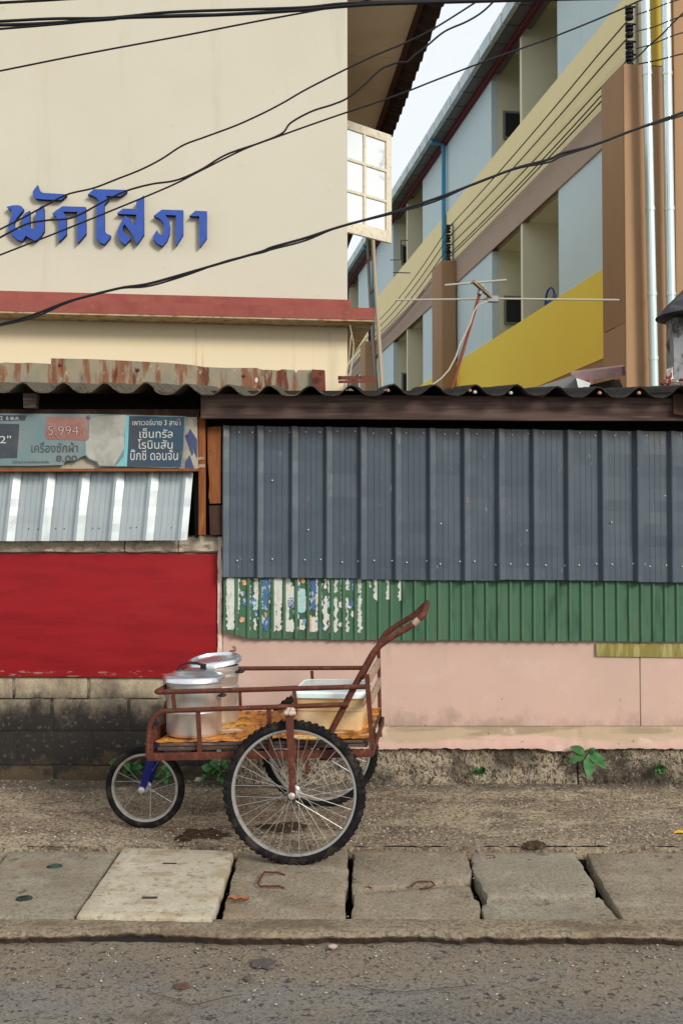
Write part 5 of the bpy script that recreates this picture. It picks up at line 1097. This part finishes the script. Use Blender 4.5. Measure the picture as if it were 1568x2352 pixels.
for i in range(nb):
    w0 = NW+.01+i*wd2; x0_ = xF+.03+rnd.uniform(0,.02); x1_ = xB-.01-rnd.uniform(0,.02)
    cp('deck_board', dbox(MB(), x0_, x1_, w0+.003, w0+wd2-.003, -.040, -.022), m_deck, False, bevel=.002)
    if i in (0, 2, 4, 6): cp('deck_board', dbox(MB(), x0_+.01, x1_-.02, w0-.002, w0+wd2*.9, -.019, -.004), m_deck, False, bevel=.002)
def matf(u, v):
    x = xF+.035 + (xB-xF-.05)*u; w = NW+.008 + (FW-NW-.016)*v
    e = min(u, 1-u, v, 1-v); k = max(0, 1-e/.06)
    return dk(x, w + .008*fbm(x*7, v*2)*k, .002 + .009*k*max(0, fbm(x*9, w*9, 5)*1.6+.15) + .0015*fbm(x*5, w*5))
lm = MB().grid(matf, lin(0,1,70), lin(0,1,40), (0,0,-.002)); cp('lino_sheet', lm, m_mat)
# front plate and uprights
cp('front_plate', MB().hexa([dk(xF+.004,NW+.02,-.02),dk(xF+.012,NW+.02,-.02),dk(xF+.012,FW-.02,-.02),dk(xF+.004,FW-.02,-.02),dk(xF+.004,NW+.02,.055),dk(xF+.012,NW+.02,.055),dk(xF+.012,FW-.02,.055),dk(xF+.004,FW-.02,.055)]), m_rust, False)
cp('front_stub', MB().tube([dk(xF+.02,NW,-.045), dk(xF+.02,NW,.06)], .008, 4), m_rust, False)
# wheel struts: outer and inner for both wheels
for hb, s in ((hub_n, -1), (hub_f, 1)):
    for off in (.062, -.052):
        w = hb.y + s*off; fx = hb.x - .012; zt2 = (L(670,1640,w).z if s < 0 and off > 0 else .60)
        if s < 0 and off > 0:
            cp('axle_strut', MB().hexa([Vector((fx+i*.019, w+j*.004, zt2)) for i, j in ((-1,-1),(1,-1),(1,1),(-1,1))][::1] + [Vector((hb.x+i*.013, w+j*.004, hb.z+.06)) for i, j in ((-1,-1),(1,-1),(1,1),(-1,1))]).hexa([Vector((hb.x+i*.013, w+j*.004, hb.z+.06)) for i, j in ((-1,-1),(1,-1),(1,1),(-1,1))] + [Vector((hb.x+i*.021, w+j*.004, hb.z-.022)) for i, j in ((-1,-1),(1,-1),(1,1),(-1,1))]), m_rust, False, bevel=.0015)
            cp('strut_arm', MB().box((fx-.018, w, zt2-.02), (fx+.018, NW, zt2+.0)), m_rust, False)
        else:
            cp('axle_strut', MB().box((fx-.016, w-.004, hb.z-.02), (fx+.016, w+.004, .57 if off < 0 else .60)), m_rust, False)
            if off > 0: cp('strut_arm', MB().box((fx-.016, min(w, s*abs(FW)), .58), (fx+.016, max(w, s*abs(FW)), .597)), m_rust, False)
        cp('axle_nut', MB().lathe([(0,-.010),(.009,-.010),(.016,-.006),(.017,0),(.010,.006),(0,.006)] , Vector((hb.x, w + s*.008, hb.z)), 'Y', 10), m_chrome)
cp('strut_tie', MB().tube([Vector((hub_n.x+.05, NW, .56)), Vector((hub_n.x+.05, NW+.01, .40))], .012, 4), m_rust, False)
cp('battery_bracket', MB().box((hub_n.x+.07, -.12, .40), (hub_n.x+.13, -.02, .52)), m_rust, False)
# crumbs of white on the strut top
c = Vector((hub_n.x-.012, Wn-.058, L(670,1638,Wn).z)); mb = MB()
for q in range(9): mb.lathe([(0,-.010),(.012,-.006),(.016,.002),(.009,.012),(0,.014)], c + Vector((rnd.uniform(-.02,.018), rnd.uniform(-.01,.03), rnd.uniform(0,.028))), seg=7)
cp('paint_lump', mb, M('pale_lump', (.46,.36,.30), .9), label='pale crusty lump on top of the near wheel strut')
# front fork
top = dk(hub_3.x+.10, 0, -.085)
for s in (-1, 1):
    a = Vector((hub_3.x, s*.052, hub_3.z)); b = Vector((top.x-.035, s*.045, top.z-.015)); d = (b-a).normalized(); u = d.cross(Vector((0,1,0))).normalized()
    cp('fork_blade', MB().hexa([a-d*.022+u*i*.016+Vector((0,j*.007,0)) for i, j in ((-1,-1),(1,-1),(1,1),(-1,1))] + [b+u*i*.024+Vector((0,j*.010,0)) for i, j in ((-1,-1),(1,-1),(1,1),(-1,1))]), m_fork, bevel=.005)
    cp('axle_nut', MB().lathe([(0,-.012),(.010,-.012),(.017,-.008),(.018,0),(.018,.006)], a + Vector((0,s*.012,0)), 'Y', 12), m_chrome)
b = Vector((top.x-.035, 0, top.z-.015)); cp('fork_crown', MB().hexa([b+Vector((i*.03, j*.056, 0)) + Vector((0,0,-.02)) for i, j in ((-1,-1),(1,-1),(1,1),(-1,1))] + [b+Vector((i*.028, j*.054, .03)) for i, j in ((-1,-1),(1,-1),(1,1),(-1,1))]), m_fork, bevel=.006)
cp('worn_decal', MB().hexa([Vector((b.x-.022+i*.010+k*.0, -.0575, b.z-.005-k*.045)) + Vector((-k*.018,0,0)) + Vector((0,j*.001,0)) for k in (0, 1) for i, j in ((-1,-1),(1,-1),(1,1),(-1,1))]), M('chipped_decal', (.5,.5,.5), .6, layers=[dict(c=(.25,.03,.04), s=70, lo=.45, hi=.52), dict(c=(.01,.02,.15), s=90, lo=.53, hi=.57)]), False)
cp('steering_tube', MB().tube([b+Vector((0,0,.02)), dk(top.x, 0, -.04)], .022, 12), m_rust)

# ------------------------------------------------------------------ load on the cart (things of their own)
def cw_(p): return CO + lx*p.x + ly*p.y + UP*p.z
def local(name, label, cat, p, group=None):
    t = thing(name, label, cat, cw_(p), group); t.rotation_euler = (0,0,YAW); ORG[t.name] = Vector((0,0,0)); return t
def pot(p, R_, H_, name, label, seams, lid, tilt=(0,0)):
    t = local(name, label, 'pot', p)
    prof = [(0,0),(R_*.93,0),(R_*.985,.008),(R_,.02)]
    for z in seams: prof += [(R_, z-.010),(R_*1.02,z-.006),(R_*1.02,z+.002),(R_*.965,z+.006),(R_*.965,z+.014),(R_*.99,z+.02)]
    prof += [(R_*.99,H_-.012),(R_*1.03,H_-.006),(R_*1.03,H_),(R_*.97,H_),(R_*.96,H_-.02),(R_*.94,H_*.5)]
    part('body', MB().lathe(prof, (0,0,0), seg=56), m_pot, t, True)
    T = Matrix.Rotation(tilt[0], 3, 'X') @ Matrix.Rotation(tilt[1], 3, 'Y')
    lp = [(0,lid),(R_*.35,lid*.97),(R_*.70,lid*.72),(R_*.90,lid*.38),(R_*.95,.018),(R_*1.08,.012),(R_*1.13,.004),(R_*1.14,-.012),(R_*1.10,-.014),(R_*1.06,.002),(R_*.9,.006)]
    l = part('lid', MB().lathe(lp, (0,0,H_+.004+abs(tilt[1])*R_+abs(tilt[0])*R_*.6), seg=56, M=T), m_lid, t, True)
    zc = H_+.004+lid
    return t, l, zc
g0 = cl(443,1700,-.30); pn = dk(cl(446,1690,-.235).x, -.235, .006)
P1, l1, zc = pot(pn, .137, .275, 'steaming_pot', 'nearer dull aluminium pot with black strap handle on its domed lid', [.118], .045)
arch = [Vector((x, 0, zc + .044*math.sqrt(max(0, 1-((x+.012)/.078)**2)) - .016)) for x in lin(-.090,.066,11)]
hd = MB()
for i in range(len(arch)-1):
    a, b = arch[i], arch[i+1]; w = .016
    hd.hexa([a+Vector((0,-w,-.004)), a+Vector((0,w,-.004)), a+Vector((0,w,.004)), a+Vector((0,-w,.004)), b+Vector((0,-w,-.004)), b+Vector((0,w,-.004)), b+Vector((0,w,.004)), b+Vector((0,-w,.004))])
hd.lathe([(0,-.03),(.016,-.03),(.015,.022),(0,.022)], (.045,0,zc), seg=10).lathe([(0,-.03),(.014,-.03),(.013,.012),(0,.012)], (-.052,0,zc-.01), seg=10)
part('lid_handle', hd, m_handle, l1, True)
for s in (1,): part('side_handle', MB().tube(bend([(.135,-.06,.20),(.165,-.07,.20),(.165,-.02,.20),(.135,-.01,.20)], .012), .006, 8), m_handle, P1, True)
pf = dk(cl(485,1652,.08).x, .08, .006)
pf = dk(cl(492,1640,.10).x, .10, .006)
P2, l2, zc = pot(pf, .128, .300, 'tall_pot', 'taller aluminium pot behind, its flat lid tipped to one side', [.085,.19,.25], .014, (R(6), R(-5)))
part('side_handle', MB().tube(bend([(.120,-.03,.268),(.155,-.035,.268),(.155,.03,.268),(.120,.03,.268)], .012), .007, 8), m_handle, P2, True)
# amber plastic tub
tb0, tb1 = cl(668,1697,-.27), cl(836,1690,-.27)
tbx = (tb0.x + tb1.x)/2; TW, TD, THh = (tb1.x-tb0.x)/2, .23, .175
tub = local('plastic_tub', 'stained amber plastic storage tub with milky blue lid at the back of the cart', 'tub', dk(tbx, -.03, .004))
def rrect(a, b, r, z, n=6):
    out = []
    for cx_, cy_, q0 in ((a-r,b-r,0),(-a+r,b-r,90),(-a+r,-b+r,180),(a-r,-b+r,270)):
        for k in range(n+1): q = R(q0+90*k/n); out.append(Vector((cx_+r*math.cos(q), cy_+r*math.sin(q), z)))
    return out
def loft(mb, rings):
    n = len(rings[0]); base = len(mb.v)
    for r_ in rings: mb.v += r_
    for i in range(len(rings)-1):
        for k in range(n): mb.f.append((base+i*n+k, base+i*n+(k+1)%n, base+(i+1)*n+(k+1)%n, base+(i+1)*n+k))
    mb.f.append(tuple(base+k for k in range(n))[::-1]); mb.f.append(tuple(base+(len(rings)-1)*n+k for k in range(n))); return mb
rg = [rrect(TW*.90,TD*.88,.04,0), rrect(TW*.94,TD*.93,.05,.012), rrect(TW*.96,TD*.95,.05,.10), rrect(TW*.985,TD*.98,.05,.104), rrect(TW*.99,TD*.985,.05,.125), rrect(TW*.965,TD*.955,.05,.13), rrect(TW*.98,TD*.97,.05,THh)]
part('box', loft(MB(), rg), m_tubb, tub, True)
rg = [rrect(TW*1.0,TD*1.0,.05,THh-.012), rrect(TW*1.02,TD*1.02,.055,THh-.008), rrect(TW*1.02,TD*1.02,.055,THh+.012), rrect(TW*.97,TD*.96,.05,THh+.022), rrect(TW*.93,TD*.9,.05,THh+.018), rrect(TW*.85,TD*.8,.05,THh+.024)]
part('lid', loft(MB(), rg), m_tublid, tub, True)
# ------------------------------------------------------------------ plants rooted at the wall foot
def leafmesh(mb, base, d, up, L_, W_2, droop=.3):
    d = d.normalized(); side = d.cross(up).normalized(); n = 6; row = []
    b0 = len(mb.v)
    for i in range(n+1):
        u = i/n; w = W_2*math.sin(math.pi*min(1, u*.95+.03))**.75*(1.15-.5*u) if 0 < i < n else .0008
        c_ = base + d*(L_*u) + up*(-droop*L_*u*u)
        mb.v += [c_ - side*w + up*w*.35, c_, c_ + side*w + up*w*.35]
    for i in range(n):
        a = b0 + 3*i; mb.f += [(a,a+1,a+4,a+3),(a+1,a+2,a+5,a+4)]
def plant(px, py, Y, size, nl, lab, m, seed, up_=.6, org=None):
    rr = random.Random(seed); c = at(px, py, Y); t = thing('weed', lab, 'plant', c); stem = MB()
    for i in range(nl):
        a = rr.uniform(math.pi*.95, math.pi*2.05); el = rr.uniform(-.2, 1.2)*up_
        d = Vector((math.cos(a), math.sin(a)*.8 - .1, el)); k = rr.uniform(.3, .9)*size; b = c + Vector((rr.uniform(-.25,.25)*size, -.01, k))
        stem.tube([c + Vector((0,0,0)), c + Vector((0,-.01,k*.5)), b], [.003,.0025,.0015], 5)
        mb = MB(); up = Vector((0,-.35,1)).normalized() if rr.random() < .7 else Vector((0,-.9,.5)).normalized()
        leafmesh(mb, b, d, up, size*rr.uniform(.40,.75), size*rr.uniform(.13,.21), rr.uniform(.2,.8)); part('leaf', mb, m, t, True, recalc=False)
    part('stem', stem, m_stem, t, True)
plant(1100,1790,YP-.12,.075,16,'small dark weed at the foot of the wall below the pink skirting, middle',m_leafd,3); plant(1517,1782,YP-.1,.075,15,'small weed at the foot of the wall near the right edge',m_leafd,4)
plant(495,1798,YW-.08,.15,16,'bright leafy weed between the cart wheels at the wall foot',m_leaf,5); plant(289,1800,YW-.08,.155,15,'leafy weed seen through the left side of the small front wheel',m_leaf,6); plant(388,1800,YW-.08,.12,9,'weed seen through the right side of the small front wheel',m_leaf,7)
plant(124,1800,YW-.06,.05,5,'tiny weed sprout at the foot of the block wall on the left',m_leaf,8)
t = thing('weed', 'broad leafed green sapling growing from a crack under the pink skirting', 'plant', at(1346,1738,YP-.09)); c = at(1346,1736,YP-.10)
for ang, el, L_, W_2, dr in ((172,.55,.105,.030,.25), (200,-.2,.115,.026,.35), (270,-1.1,.13,.036,.15), (325,-.5,.135,.026,.2), (10,-.1,.11,.024,.4), (150,.2,.07,.02,.2), (300,.5,.05,.02,.2), (60,.4,.06,.02,.2)):
    a = R(ang); d = Vector((math.cos(a), math.sin(a)*.35-.25, el)); mb = MB(); leafmesh(mb, c + Vector((0,-.01,.01)) + d*.012, d, Vector((.1,-.9,.45)).normalized(), L_, W_2, dr); part('leaf', mb, m_leaf, t, True, recalc=False)
part('stem', MB().tube([c+Vector((0,.06,-.03)), c, c+Vector((.01,-.02,.04))], .004, 6), m_stem, t, True)
